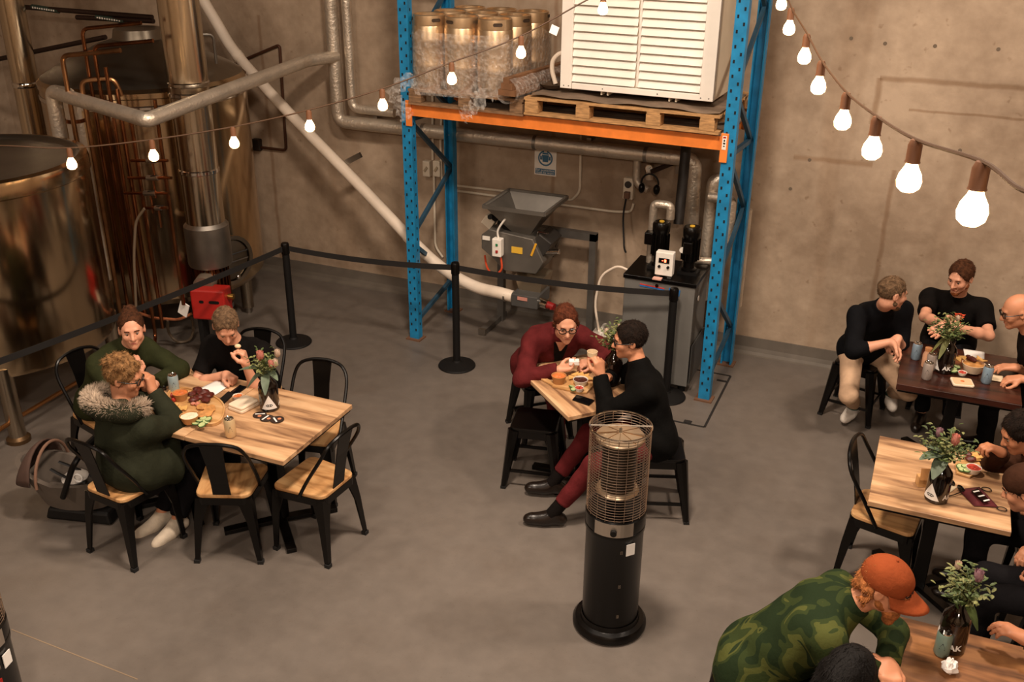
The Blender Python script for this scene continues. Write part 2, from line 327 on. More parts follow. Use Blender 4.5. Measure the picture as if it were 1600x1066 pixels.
# ------------------------------------------------------------------ pallet rack
RK = thing('pallet_rack', 'tall blue steel pallet rack with orange beams against the concrete wall', 'rack', (-4.0, 7.2, 0), radians(-2.0))
RW, RD, RH = 2.67, .78, 3.7
DARKHOLE = mat('slot_dark', '0d0f12', .9)
def l2w(x, y, z): return Matrix.Rotation(radians(-2.0), 3, 'Z') @ V(x, y, 0)+V(-4.0, 7.2, z)
for x, y, sy in ((0, 0, -1), (RW, 0, -1), (0, RD, 1), (RW, RD, 1)):
    m = MB(); w, d = .09, .07; pf = [(-w/2, sy*-.0), (w/2, 0), (w/2, -sy*d), (w/2-.012, -sy*d), (w/2-.012, -sy*.012), (-w/2+.012, -sy*.012), (-w/2+.012, -sy*d), (-w/2, -sy*d)]
    if sy > 0: pf = pf[::-1]
    m.prism([(x+a, y+b) for a, b in pf[::-1]], .012, RH)
    po = m.build('post', BLUE, RK)
    s = MB()
    for i in range(int(RH/.05)-1):
        zz = .1+i*.05
        for dx in ((-.022,) if i % 2 else (.022,)): s.box((x+dx, y+sy*.0012, zz), (.013, .003, .022))
        if sy < 0 and i % 2:
            sx = 1 if x < 1 else -1
            s.box((x+sx*(w/2+.0005), y+.035, zz), (.003, .013, .022))
    s.build('slot_holes', DARKHOLE, po)['kind'] = 'stuff'
    MB().box((x, y-sy*.03, .006), (.14, .12, .012)).build('foot_plate', mat('rusty_plate', '6b4a34', .7), RK)
BRACE = mat('blue_grey_brace', '2b4f66', .5, var=.2)
def zz_at(px, py, yy): return Y(px, py, yy).z
for x in (0, RW):
    zs = [(.0, 3.45), (1, 2.95), (0, 2.45), (1, 1.95+.0), (0, 1.98), (1, 1.42), (1, 1.40), (0, .98), (0, .90), (1, .36), (1, .34), (0, .16)]
    for (f0, z0), (f1, z1) in zip(zs[:-1], zs[1:]):
        if f0 == f1: continue
        MB().bar((x, .035+f0*(RD-.07), z0), (x, .035+f1*(RD-.07), z1), .035, .03, up=(1, 0, 0)).build('brace', BRACE, RK)
BZ = 2.025
for yb in (.02, RD-.02):
    s = 1 if yb < .1 else -1
    bm = MB(); pf = [(yb-.022*s, BZ), (yb+.022*s, BZ), (yb+.022*s, BZ+.075), (yb+.002*s, BZ+.075), (yb+.002*s, BZ+.1), (yb-.022*s, BZ+.1)]
    vs = [V(xx, a, z) for xx in (.045, RW-.045) for a, z in pf]; k = len(pf)
    bm.add(vs, [(i, (i+1) % k, k+(i+1) % k, k+i) for i in range(k)]+[tuple(range(k-1, -1, -1)), tuple(range(k, 2*k))])
    bo = bm.build('beam', ORANGE, RK)
    for xx in (.03, RW-.03):
        MB().box((xx, yb-.028*s, BZ+.02), (.055, .016, .21)).build('beam_connector', ORANGE, bo, bevel=.003)
bo = MB().box((RW-.03, -.0165, BZ+.06), (.03, .002, .1)).build('load_label', WHITE, RK)
m = MB()
for i, (w, h) in enumerate(((.012, .008), (.016, .012), (.010, .014))): m.box((RW-.03, -.0178, BZ+.035+i*.02), (w, .001, h))
m.build('printed_marks', BLACKM, bo)['kind'] = 'stuff'
MB().box((RW-.03, -.0178, BZ+.098), (.02, .001, .012)).build('red_mark', RED, bo)
SH = BZ+.1
for i in range(3): MB().box((1.5+.0, .13+i*.262, SH+.008), (2.25, .256, .016)).build('shelf_board', BOARDG, RK)
# pallets
def pallet(name, label, loc, rz, w, d, h, nb, wood, nd=7, blocks=None):
    t = thing(name, label, 'pallet', loc, rz, None)
    xs = blocks or [-w/2+.06+i*(w-.12)/(nb-1) for i in range(nb)]
    for y in (-d/2+.05, 0, d/2-.05):
        MB().box((0, y, .009), (w, .1, .018)).build('base_plank', wood, t)
        for x in xs: MB().box((x, y, .018+(h-.054)/2), (.11, .1, h-.054)).build('block', wood, t, bevel=.004)
    for x in xs: MB().box((x, 0, h-.027), (.1, d, .018)).build('stringer_plank', wood, t)
    for i in range(nd):
        MB().box((0, -d/2+.05+i*(d-.1)/(nd-1), h-.009), (w, .1, .018)).build('deck_plank', wood, t)
    return t
PH = .125
a = l2w(.56, .455, SH+.001); pallet('keg_pallet', 'timber pallet under the steel kegs on the rack shelf', a, radians(-2), 1.02, 1.0, PH, 3, PALLETD, 7)
P2Z = SH+.017
b = l2w(1.84, .45, P2Z); pallet('unit_pallet', 'pale timber pallet under the white louvred unit', b, radians(-2), 1.52, 1.0, PH+.01, 4, PALLETW, 7, blocks=[-.70, -.28, .27, .67])
# kegs
KZ = SH+PH+.002; KT = KZ+.57
KEGM = mat('keg_steel', 'dcc09c', .36, .9, var=.08, vs=4)
proto = None
kegs = [(662, 29, 'front corner'), (708.5, 29, 'front middle'), (760, 29.5, 'front end'), (678, 23, ''), (738, 21.5, ''), (790, 23.5, ''), (698, 18, ''), (723, 13.5, ''), (762, 15, '')]
kp = []
for px, py, nm in kegs: kp.append(Z(px, py, KT))
kp = [l2w(.185+.288*(i % 3)+.03*(i//3), .10+.288*(i//3), 0) for i in range(9)]
for i, p in enumerate(kp):
    row, c = i//3, i % 3
    lab = 'steel keg in the wrapped stack, %s row, %s' % (('front', 'middle', 'rear')[row], ('beside the blue post', 'middle of its row', 'towards the louvred unit')[c])
    if proto is None:
        proto = t = thing('beer_keg', lab, 'keg', (p.x, p.y, KZ), .4, 'steel kegs on the rack shelf')
        R = .138
        MB().lathe([(.0, .03), (.1, .03), (.112, .0), (.12, .0), (R-.004, .045), (R, .06), (R, .17), (R+.004, .185), (R, .2), (R, .36), (R+.004, .375), (R, .39), (R, .48), (R-.01, .50), (R-.02, .505), (.05, .515), (0, .517)], n=32, cap=False).build('keg_body', KEGM, t, True)
        ch = MB(); prof = [(R-.004, .485), (R-.002, .5), (R-.006, .565), (R-.012, .57), (R-.018, .565), (R-.014, .5)]
        ch.lathe(prof, n=32, cap=False); ch.build('chime_rim', KEGM, t, True)
        for a in range(3):
            aa = a*2*pi/3-1.1; q = MB(); mm = Matrix.Rotation(aa, 4, 'Z')
            pl = [(v[0], v[1]) for v in rrect(.075, .026, .0125)]; q.add([mm @ V((R-.002)*cos(u/R), (R-.002)*sin(u/R), .532+v) for u, v in pl]+[mm @ V((R+.001)*cos(u/R), (R+.001)*sin(u/R), .532+v) for u, v in pl], [tuple(range(len(pl), 2*len(pl)))])
            q.build('handle_slot', mat('slot_shadow', '3a2a1c', .8), t)
        MB().lathe([(.035, .51), (.035, .54), (.02, .545), (0, .545)], n=16, cap=False).build('spear_valve', STEELD, t, True)
    else: dup(proto, (p.x, p.y, KZ), .4+.9*i, lab)
# stretch film round the keg stack
FILM = bpy.data.materials.new('stretch_film'); FILM.use_nodes = True; nt = FILM.node_tree; bs = nt.nodes['Principled BSDF']
bs.inputs['Base Color'].default_value = (.95, .9, .84, 1); bs.inputs['Roughness'].default_value = .08; bs.inputs['Specular IOR Level'].default_value = 1.
tc = nt.nodes.new('ShaderNodeTexCoord'); mp = nt.nodes.new('ShaderNodeMapping'); mp.inputs['Scale'].default_value = (1, 1, 1); nt.links.new(tc.outputs['Object'], mp.inputs[0])
n1 = nt.nodes.new('ShaderNodeTexNoise'); n1.inputs['Scale'].default_value = 30; n1.inputs['Detail'].default_value = 4; nt.links.new(mp.outputs[0], n1.inputs[0])
bp = nt.nodes.new('ShaderNodeBump'); bp.inputs['Strength'].default_value = .9; bp.inputs['Distance'].default_value = .03; nt.links.new(n1.outputs['Fac'], bp.inputs['Height']); nt.links.new(bp.outputs[0], bs.inputs['Normal'])
rr = nt.nodes.new('ShaderNodeMapRange'); rr.inputs[1].default_value = .4; rr.inputs[2].default_value = .72; rr.inputs[3].default_value = .10; rr.inputs[4].default_value = .34; nt.links.new(n1.outputs['Fac'], rr.inputs[0]); nt.links.new(rr.outputs[0], bs.inputs['Alpha'])
random.seed(3)
cx = sum(p.x for p in kp)/9; cy = sum(p.y for p in kp)/9
def hull(r):
    pts = []
    for k in range(72):
        a = 2*pi*k/72; d = V(cos(a), sin(a), 0); m = max((V(p.x-cx, p.y-cy, 0)).dot(d) for p in kp)+r; pts.append((m, a))
    n = len(pts); out = []
    for k in range(n):                                       # support function -> outline
        m, a = pts[k]; dm = (pts[(k+1) % n][0]-pts[k-1][0])/(4*pi/72); out.append(V(cx+m*cos(a)-dm*sin(a), cy+m*sin(a)+dm*cos(a), 0))
    return out
f = MB(); rows = 14; base = hull(.142); vs = []
for j in range(rows):
    t = j/(rows-1); z = KZ-.03+t*.47
    for k, p in enumerate(base):
        o = V(p.x-cx, p.y-cy, 0).normalized()*((.02 if t < .12 else 0)*random.uniform(.2, 1.8)+random.uniform(-.001, .005)); vs.append(p+o+V(0, 0, z+(random.uniform(-.03, .03) if j in (0, rows-1) else 0)))
f.add(vs, [(j*72+k, j*72+(k+1) % 72, (j+1)*72+(k+1) % 72, (j+1)*72+k) for j in range(rows-1) for k in range(72)])
tag(f.build('stretch_film', FILM, smooth=True), 'clear crinkled stretch film wrapped around the steel kegs', 'film')
def film_tail(path, w, label):
    m = MB(); P = spline(path, 8); vs = []
    for i, p in enumerate(P):
        d = (P[min(i+1, len(P)-1)]-P[max(i-1, 0)]).normalized(); s = d.cross(V(0, -1, .3)).normalized(); ww = w*(.6+.5*sin(i*.9)**2)
        for k in range(7): vs.append(p+s*ww*(k/6-.5)+V(random.uniform(-.01, .01), random.uniform(-.03, .0), random.uniform(-.01, .01)))
    n = 7; m.add(vs, [(i*n+k, i*n+k+1, (i+1)*n+k+1, (i+1)*n+k) for i in range(len(P)-1) for k in range(n-1)])
    tag(m.build('film_tail', FILM, smooth=True), label, 'film')
film_tail([l2w(.12, -.04, KZ+.10), l2w(.0, -.16, KZ-.0), l2w(.04, -.15, KZ-.12), l2w(.10, -.12, KZ-.22)], .13, 'torn tail of clear film hanging over the orange beam by the blue post')
film_tail([l2w(.72, -.06, KZ+.06), l2w(.75, -.14, KZ-.03), l2w(.66, -.16, KZ-.10), l2w(.60, -.14, KZ-.16)], .12, 'crumpled tail of clear film hanging below the wrapped bundle')
a, b = l2w(.97, -.14, KZ+.03), l2w(1.06, .75, KZ+.03)
t = thing('wrapped_bundle', 'brown bundle of offcuts wrapped in clear film beside the kegs', 'bundle', (a+b)/2)
d = (b-a).normalized(); s = d.cross(V(0, 0, 1)).normalized()
for i, (u, v) in enumerate(((-.045, .0), (.005, .0), (.052, .0), (-.02, .047), (.03, .047), (.0, .09))):
    MB().bar(a+s*u+V(0, 0, v+.03), b+s*u+V(0, 0, v+.03),   .05, .045).build('offcut', mat('bundle_brown', '7a5436', .7, var=.3), t, world=True)
m = MB(); P = [a.lerp(b, i/14) for i in range(15)]; m.tube([p+V(0, 0, .04) for p in P], [.090+.010*random.random() for _ in P], 16, cap=False); m.build('film_sleeve', FILM, t, True, world=True)
# ------------------------------------------------------------------ louvred unit
UZ = P2Z+PH+.04
ul, ur = Y(876, 144, 7.27), Y(1116, 164, 7.25)
UW = ur.x-ul.x; UH, UD = .98, .52
t = thing('louvred_unit', 'large white louvred cooling unit standing on a pallet on the rack', 'cooling unit', ((ul.x+ur.x)/2, 7.26+UD/2, UZ+.03), radians(-2.2))
MB().box((0, .02, UH/2), (UW, UD-.04, UH)).build('casing', mat('unit_cream', 'd8c7ae', .5, var=.05), t, bevel=.006)
fr = MB(); yf = -UD/2
for x, w in ((-UW/2+.045, .09), (UW/2-.05, .10)): fr.box((x, yf+.02, UH/2), (w, .05, UH))
fr.box((0, yf+.02, .022), (UW-.19, .05, .044)); fr.box((0, yf+.02, UH-.03), (UW-.19, .05, .06)); fr.box((.01, yf+.035, UH/2), (.02, .02, UH-.1))
fr.build('front_frame', WHITE, t, bevel=.003)
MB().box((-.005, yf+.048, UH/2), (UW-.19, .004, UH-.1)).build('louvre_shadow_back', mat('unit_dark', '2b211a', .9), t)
n = 14; pitch = (UH-.11)/n
for i in range(n):
    z = .05+pitch*(i+.5)
    for x0, x1 in ((-UW/2+.092, -.004), (.024, UW/2-.104)):
        m = MB(); m.box(((x0+x1)/2, yf+.018, z), (x1-x0, .004, pitch*.96), R=Matrix.Rotation(radians(-24), 3, 'X')); m.build('louvre', WHITE, t)
for x in (-UW/2+.03, -UW/2+.07, -.25, .18, UW/2-.09, UW/2-.03): MB().cyl((x, yf-.006, .02), (x, yf-.002, .02), .005, n=8).build('screw', GREYD, t)
for x in (-UW/2+.33, -UW/2+.38, UW/2-.33, UW/2-.28): MB().box((x, yf+.1, -.015), (.012, .16, .03)).build('foot_bracket', CREAM, t)
m = MB(); nx, ny = 30, 8; vs = []
for j in range(ny):
    for i in range(nx):
        u, v = i/(nx-1), j/(ny-1); vs.append(l2w(1.12+u*1.47, -.03+v*.85, P2Z+PH+.012+.012*(1+sin(u*19+v*3)*cos(v*5+u*7))*(1 if v < .3 else .3)))
m.add(vs, [(j*nx+i, j*nx+i+1, (j+1)*nx+i+1, (j+1)*nx+i) for j in range(ny-1) for i in range(nx-1)])
tag(m.build('ground_sheet', mat('grey_brown_sheet', '7a6654', .8, var=.25), smooth=True), 'rumpled grey brown sheet laid over the pallet under the white unit', 'sheet')
h0 = Y(875, 82, 7.45)
pipe('white_hose', [h0+V(.1, 0, 0), h0, h0+V(-.06, 0, -.06), h0+V(-.065, 0, -.14), h0+V(-.03, 0, -.24)], .018, PVC, 'white hose curving out behind the louvred unit', 'hose', .05, 10)
p = h0+V(-.05, -.02, -.27); tag(MB().lathe([(.0, 0), (.06, 0), (.10, .03), (.105, .035), (.095, .035), (.055, .008), (0, .008)], p, 20, cap=False).build('black_tray', mat('tray_brown', '4a3a2c', .5), smooth=True), 'shallow dark tray under the white hose on the rack', 'tray')
# ------------------------------------------------------------------ grain mill
MILL = mat('mill_grey', '77726b', .38, .55, var=.15, vs=5); MILLD = mat('mill_dark', '3d3a37', .45, .4, var=.2, vs=8)
t = thing('grain_mill', 'grey steel grain mill with a square open hopper on a floor stand', 'mill', (-3.09, 7.6, 0))
def frust(m, c, z0, w0, d0, z1, w1, d1, th=.0):
    def q(z, w, d): return [V(c[0]+a*w/2, c[1]+b*d/2, z) for a, b in ((-1, -1), (1, -1), (1, 1), (-1, 1))]
    m.add(q(z0, w0, d0)+q(z1, w1, d1), [(0, 1, 5, 4), (1, 2, 6, 5), (2, 3, 7, 6), (3, 0, 4, 7)])
HC = (-3.09, 7.595)
m = MB(); frust(m, HC, 1.04, .16, .20, 1.29, .53, .53); frust(m, HC, 1.29, .522, .522, 1.045, .152, .19); m.build('hopper', MILL, t, world=True)
m = MB()
for a, b in (((-.275, -.275), (.275, -.275)), ((.275, -.275), (.275, .275)), ((.275, .275), (-.275, .275)), ((-.275, .275), (-.275, -.275))): m.bar((HC[0]+a[0], HC[1]+a[1], 1.295), (HC[0]+b[0], HC[1]+b[1], 1.295), .022, .03)
m.build('hopper_rim', MILL, t, world=True)
def py(px, yy, y): q = Y(px, yy, y); return (q.x, q.z)
poly = [py(*p, 7.43) for p in ((752, 367), (764, 358), (832, 374), (849, 411), (837, 429), (788, 423), (768, 402), (752, 388))]
MX = Matrix(((1, 0, 0), (0, 0, 1), (0, 1, 0)))
MB().prism(poly, 7.43, 7.76, MX).build('mill_body', MILL, t, world=True, bevel=.008)
a = Y(825, 373, 7.43)
MB().box((a.x+.09, 7.6, a.z-.08), (.14, .26, .2), R=Matrix.Rotation(.55, 3, 'Y')).build('roller_housing', MILLD, t, world=True, bevel=.01)
MB().box((a.x+.055, 7.425, a.z-.09), (.018, .01, .12), R=Matrix.Rotation(.35, 3, 'Y')).build('scale_plate', mat('yellow_plate', 'e0a52a', .5), t, world=True)
MB().tube(arcpts([(a.x+.06, 7.5, a.z-.02), (a.x+.06, 7.5, a.z+.05), (a.x+.17, 7.46, a.z+.06)], .02), .007, 8).build('crank_handle', CHROME, t, True, world=True)
MB().cyl((a.x+.14, 7.5, a.z-.12), (a.x+.26, 7.5, a.z-.10), .024, n=12).build('shaft_end', CHROME, t, True, world=True)
b = Y(770, 345, 7.48)
for i, (dx, dz, s) in enumerate(((-.06, -.03, .10), (.0, .02, .06), (.07, -.02, .07), (.12, -.06, .06))):
    MB().box((b.x+dx, 7.55, b.z+dz), (s, .09, s*.9), R=Matrix.Rotation(.6, 3, 'Y')).build('magnet_block' if i else 'motor_end', CREAM if i == 0 else BLACKM, t, world=True, bevel=.006)
MB().cyl((b.x-.01, 7.47, b.z+.04), (b.x+.0, 7.42, b.z+.05), .022, n=12).build('knob', BLACKM, t, True, world=True)
c = Y(778, 386, 7.39)
sb = MB().box((c.x, 7.39, c.z), (.085, .07, .16)).build('switch_box', WHITE, t, world=True, bevel=.008)
MB().box((c.x+.005, 7.352, c.z+.03), (.018, .01, .02)).build('green_button', mat('green_button', '1d7a4a', .4), t, world=True)
MB().box((c.x+.005, 7.352, c.z-.03), (.02, .012, .022)).build('red_button', RED, t, world=True)
MB().tube(spline([(c.x+.0, 7.40, c.z+.08), (c.x+.0, 7.39, c.z+.15), (c.x+.06, 7.40, c.z+.25), (c.x+.09, 7.45, c.z+.27)]), .009, 8).build('white_cable', WHITE, t, True, world=True)
OC = mat('orange_cable', 'd9502a', .5)
MB().tube(spline([(c.x+.02, 7.40, c.z-.08), (c.x+.03, 7.40, c.z-.2), (c.x-.05, 7.42, c.z-.27), (c.x-.15, 7.5, c.z-.25), (c.x-.22, 7.6, c.z-.18)]), .009, 8).build('orange_cable', OC, t, True, world=True)
p = Y(808, 391, 7.43); MB().box((p.x, 7.427, p.z), (.1, .006, .055)).build('yellow_label', mat('yellow_label', 'e0b23c', .5), t, world=True)
p = Y(760, 372, 7.43); MB().box((p.x, 7.427, p.z), (.07, .006, .035)).build('white_label', WHITE, t, world=True)
m = MB(); frust(m, (-2.975, 7.52), .56, .20, .2, .70, .26, .26); m.build('lower_cone', mat('mill_cone', '9a8a74', .35, .7), t, world=True)
MB().box((-2.975, 7.45, .505), (.24, .30, .11)).build('collector_box', GREYD, t, world=True, bevel=.006)
MB().box((-2.99, 7.297, .53), (.09, .006, .03)).build('red_label', mat('pale_red_label', 'c98a7c', .5), t, world=True)
MB().cyl((-2.85, 7.36, .5), (-2.77, 7.34, .495), .042, n=14).build('outlet_sleeve', CHROME, t, True, world=True)
MB().cyl((-2.77, 7.34, .495), (-2.71, 7.33, .49), .034, .03, n=14).build('red_coupling', mat('dark_red', '8a1a18', .45), t, True, world=True)
for s in (-1, 1):
    MB().cyl((-2.74, 7.335+.03*s, .493), (-2.72, 7.33+.055*s, .49), .008, n=8).build('coupling_lug', mat('dark_red', '8a1a18', .45), t, True, world=True)
ST = mat('stand_steel', '6f6b66', .4, .6, var=.15)
for x in (-3.46, -2.58):
    MB().box((x, 7.93, .49), (.06, .06, .98)).build('stand_upright', ST, t, world=True)
    MB().box((x-.02, 7.78, .03), (.06, .5, .05)).build('stand_foot', ST, t, world=True)
    MB().box((x-.02, 7.54, .032), (.07, .03, .06)).build('foot_cap', STEELD, t, world=True)
MB().box((-3.02, 7.93, .95), (.94, .06, .07)).build('stand_crossbar', ST, t, world=True)
for x in (-3.3, -2.9): MB().bar((x, 7.72, .8), (x, 7.92, .93), .05, .05).build('stand_arm', ST, t, world=True)
# ------------------------------------------------------------------ chiller
CX0, CX1, CY0, CY1, CT = -2.07, -1.48, 7.15, 7.63, .957
t = thing('glycol_chiller', 'grey chiller cabinet with black lid and twin pump motors under the rack', 'chiller', ((CX0+CX1)/2, (CY0+CY1)/2, 0))
cxm, cym = (CX0+CX1)/2, (CY0+CY1)/2
MB().box((cxm, cym, (CT-.03+.06)/2), (CX1-CX0-.02, CY1-CY0-.02, CT-.03-.06)).build('cabinet', GREY, t, world=True, bevel=.006)
MB().box((cxm, cym, CT-.018), (CX1-CX0, CY1-CY0, .036)).build('lid', BLACK, t, world=True, bevel=.006)
for x in (CX0+.06, CX1-.06):
    for y in (CY0+.06, CY1-.06): MB().cyl((x, y, 0), (x, y, .075), .03, n=12).build('castor_foot', BLACKM, t, True, world=True)
MB().box((CX1+.002, cym, .25), (.006, CY1-CY0-.06, .34)).build('side_panel', GREYD, t, world=True)
m = MB(); m.box((CX0+.42, CY0+.006, .865), (.09, .004, .05), R=Matrix.Rotation(.12, 3, 'Y')); lg = m.build('brand_badge', mat('badge_blue', '2a72b8', .4), t, world=True)
m = MB(); m.add([V(CX0+.42+a, CY0+.0025, .865+b) for a, b in ((-.038, .0), (0, -.024), (.038, .0), (0, .024))], [(0, 1, 2, 3)]); m.build('badge_diamond', mat('badge_red', 'd04038', .4), t, world=True)
m = MB(); m.add([V(CX0+.42+a, CY0+.002, .865+b) for a, b in ((-.018, .0), (0, -.014), (.018, .0), (0, .014))], [(0, 1, 2, 3)]); m.build('badge_mark', WHITE, t, world=True)
MB().box((CX0+.24, CY0+.006, .885), (.20, .004, .008), R=Matrix.Rotation(.05, 3, 'Y')).build('red_stripe', mat('badge_red', 'd04038', .4), t, world=True)
MB().box((CX0+.24, CY0+.006, .873), (.20, .004, .010), R=Matrix.Rotation(.05, 3, 'Y')).build('blue_stripe', mat('badge_blue', '2a72b8', .4), t, world=True)
MB().cyl((CX1-.002, CY0+.12, .80), (CX1+.004, CY0+.12, .80), .022, n=14).build('round_sticker', WHITE, t, world=True)
MB().box((CX0+.28, CY0-.002, .96), (.07, .05, .01)).build('pink_tag', mat('pink_tag', 'd9a898', .6), t, world=True)
MB().cyl((CX0+.28, CY0-.006, .90), (CX0+.28, CY0+.01, .90), .014, n=10).build('lock', CHROME, t, world=True)
# two pump motors on the lid
def motor(x, y, label, box_left):
    k = thing('pump_motor', label, 'motor', (x, y, CT))
    MB().lathe([(.06, 0), (.06, .04), (.045, .05), (.045, .10), (.062, .11), (.064, .30), (.07, .31), (.07, .37), (.06, .385), (0, .385)], n=20, cap=False).build('motor_body', BLACK, k, True)
    for i in range(14):
        a = 2*pi*i/14; MB().box((.068*cos(a), .068*sin(a), .20), (.012, .004, .17), rz=a).build('cooling_fin', BLACK, k)
    MB().box(((-.09 if box_left else .0), (0 if box_left else -.085), .24), (.07, .08, .1)).build('terminal_box', BLACK, k, bevel=.008)
    MB().cyl((0, 0, .385), (0, 0, .392), .02, n=10).build('yellow_cap', mat('yellow_label', 'e0b23c', .5), k)
    MB().box((0, 0, .012), (.16, .12, .024)).build('base_flange', BLACKM, k)
    return k
motor(-1.85, 7.40, 'black pump motor with side terminal box beside the white control box', True)
motor(-1.60, 7.38, 'black pump motor with round gauge beside the foil risers', False)
k = thing('control_box', 'small white control box with red digital display on the chiller lid', 'control box', (-1.755, 7.215, CT))
MB().box((0, 0, .115), (.14, .07, .19)).build('box_body', WHITE, k, bevel=.006)
MB().box((0, -.037, .145), (.085, .006, .038)).build('display', BLACK, k)
m = MB(); m.box((-.012, -.0405, .145), (.010, .001, .005)); m.box((.010, -.0405, .145), (.016, .001, .024)); m.build('digits', mat('red_digits', 'ff6040', .5, emit=6), k)
for x in (-.035, .035): MB().cyl((x, -.034, .095), (x, -.048, .095), .011, n=10).build('knob', BLACKM, k, True)
for x in (-.045, .045): MB().box((x, 0, .011), (.03, .05, .022)).build('foot_bracket', GREYD, k)
p = V(-1.645, 7.30, 1.17); tag(MB().cyl(p, p+V(0, -.018, .0), .022, n=14).build('pressure_gauge', WHITE), 'small white pressure gauge on the pump by the control box', 'gauge')
# foil pipes round the pumps
def foil(pts, r, label, rr=.05): return pipe('foil_pipe', pts, r, FOIL, label, 'pipe', rr, 12)
foil([(-1.95, 7.5, CT+.0), (-1.95, 7.5, 1.45), (-1.81, 7.5, 1.45), (-1.81, 7.5, 1.34)], .034, 'foil-wrapped pipe looping in an arch over the first pump motor', .04)
foil([(-1.55, 7.76, .6), (-1.55, 7.76, 1.62), (-1.48, 7.85, 1.62)], .05, 'tall foil-wrapped riser behind the second pump motor')
foil([(-1.44, 7.72, .90), (-1.44, 7.72, 1.55)], .055, 'thick foil-wrapped riser between the wall and the blue post')
foil([(-1.56, 7.70, 1.50), (-1.38, 7.70, 1.50), (-1.37, 7.70, 1.15)], .042, 'foil-wrapped pipe stepping across behind the blue rack post', .04)
foil([(-1.62, 7.56, 1.0), (-1.46, 7.6, 1.0)], .03, 'short foil-wrapped stub lying on the chiller lid')
foil([(-1.30, 7.98, .5), (-1.30, 7.98, 1.35)], .05, 'corrugated foil riser seen past the blue rack post')
BD = mat('black_duct', '1c1613', .55)
p0, p1 = Y(1072, 232, 7.75), Y(1060, 350, 7.62)
tag(MB().tube([p0+V(0, 0, .05), p0.lerp(p1, .5), p1], .042, 12).build('black_drain_pipe', BD, smooth=True), 'black plastic pipe hanging down behind the pump motors', 'pipe')
# ear muffs, gauge, socket on the wall
q = Y(995, 275, 8.1); foil([(q.x, 8.09, q.z+.16), (q.x, 8.09, q.z-.06), (q.x+.12, 8.07, q.z-.10)], .035, 'short foil-wrapped pipe beside the ear muffs')
q = Y(1016, 262, 8.1); k = thing('wall_gauge', 'round dial gauge on a foil pipe end above the ear muffs', 'gauge', (q.x, 8.09, q.z-.1))
MB().cyl((0, 0, 0), (0, 0, .07), .034, n=14).build('pipe_stub', FOIL, k, True)
MB().cyl((0, .03, .10), (0, -.03, .10), .034, n=18).build('dial_case', CHROME, k, True); MB().cyl((0, -.030, .10), (0, -.033, .10), .028, n=18).build('dial_face', WHITE, k)
MB().bar((0, -.034, .10), (.016, -.034, .115), .003, .003).build('needle', BLACKM, k)
q = Y(1014, 292, 7.95); k = thing('ear_muffs', 'black ear muffs hanging on a wall bracket above the pumps', 'ear muffs', (q.x, 7.97, q.z))
MB().tube([(.075*cos(a), 0, .02+.085*sin(a)) for a in [pi*i/14 for i in range(15)]], .008, 8).build('headband', BLACKM, k, True)
for s in (-1, 1): MB().ell((s*.065, -.01, -.02), (.028, .035, .045)).build('ear_cup', BLACK, k, True)
k = thing('wall_bracket_bar', 'dark steel bracket bar carrying the ear muffs', 'bracket', (q.x, WY, q.z+.12))
MB().bar((0, -.18, 0), (.16, -.01, .06), .03, .03).build('bracket_arm', mat('rust_bar', '3a2a20', .6, .4), k); MB().box((.19, -.006, .06), (.05, .012, .2)).build('wall_plate', STEELD, k)
q = Y(984, 298, WY); k = thing('power_socket', 'cream industrial power socket on the wall with a black lead', 'socket', (q.x, WY, q.z))
MB().box((0, -.03, .03), (.09, .06, .19)).build('socket_body', CREAM, k, bevel=.008); MB().cyl((0, -.06, .07), (0, -.07, .07), .03, n=16).build('rotary_switch', mat('switch_dark', '2c2622', .5), k); MB().box((0, -.075, -.02), (.05, .05, .06)).build('plug', mat('plug_brown', '6a4a38', .5), k, bevel=.006)
MB().tube(spline([(0, -.1, -.05), (-.01, -.12, -.2), (.03, -.2, -.38), (.09, -.38, -.39), (.14, -.5, -.385)]), .008, 8).build('power_lead', RUBBER, k, True)
# white jerry can with hose beside the chiller
q = Z(950, 575, 0); q = V(-2.26, 7.32, 0)
k = thing('jerry_can', 'white plastic jerry can on the floor beside the chiller', 'jerry can', q)
JW = mat('milky_plastic', 'd8d0c4', .45)
MB().box((0, 0, .17), (.22, .24, .34), taper=.96).build('can_body', JW, k, bevel=.03); MB().tube([(0, .09*cos(a), .34+.06*sin(a)) for a in [pi*i/10 for i in range(11)]], .016, 8).build('handle', JW, k, True); MB().cyl((.0, -.06, .33), (0, -.06, .38), .03, n=14).build('cap', WHITE, k, True)
pipe('drain_hose', [(CX0+.01, 7.3, .93), (-2.16, 7.3, .96), (-2.30, 7.3, .86), (-2.34, 7.28, .6), (-2.28, 7.27, .36)], .010, PVC, 'thin white drain hose arching from the chiller to the jerry can', 'hose', .12, 8)
# ------------------------------------------------------------------ brew tanks
TANKM = mat('tank_steel', 'cdb492', .17, 1., var=.12, vs=2.2, stretch=(3, 3, .12))
TANKT = mat('tank_top_steel', '8f8577', .38, 1., var=.2, vs=3)
T1 = (-6.38, 4.95); R1 = .82
t = thing('brew_tank', 'large cylindrical steel brew tank with dished lid on tube legs', 'tank', (*T1, 0))
MB().lathe([(.0, .42), (.35, .44), (.7, .49), (R1-.01, .53), (R1, .56), (R1, 1.80), (R1+.012, 1.81), (R1+.012, 1.88), (R1, 1.92), (R1-.05, 1.93)], n=72, cap=False).build('tank_wall', TANKM, t, True)
MB().lathe([(R1-.05, 1.93), (R1-.075, 1.925), (R1-.1, 1.90), (R1-.3, 1.885), (.1, 1.90), (0, 1.905)], n=72, cap=False).build('tank_lid', TANKT, t, True)
MB().tube([(.25+.0, -.45+.06*cos(a), 1.885+.09*sin(a)) for a in [pi*i/10 for i in range(11)]], .009, 8).build('lid_handle', CHROME, t, True)
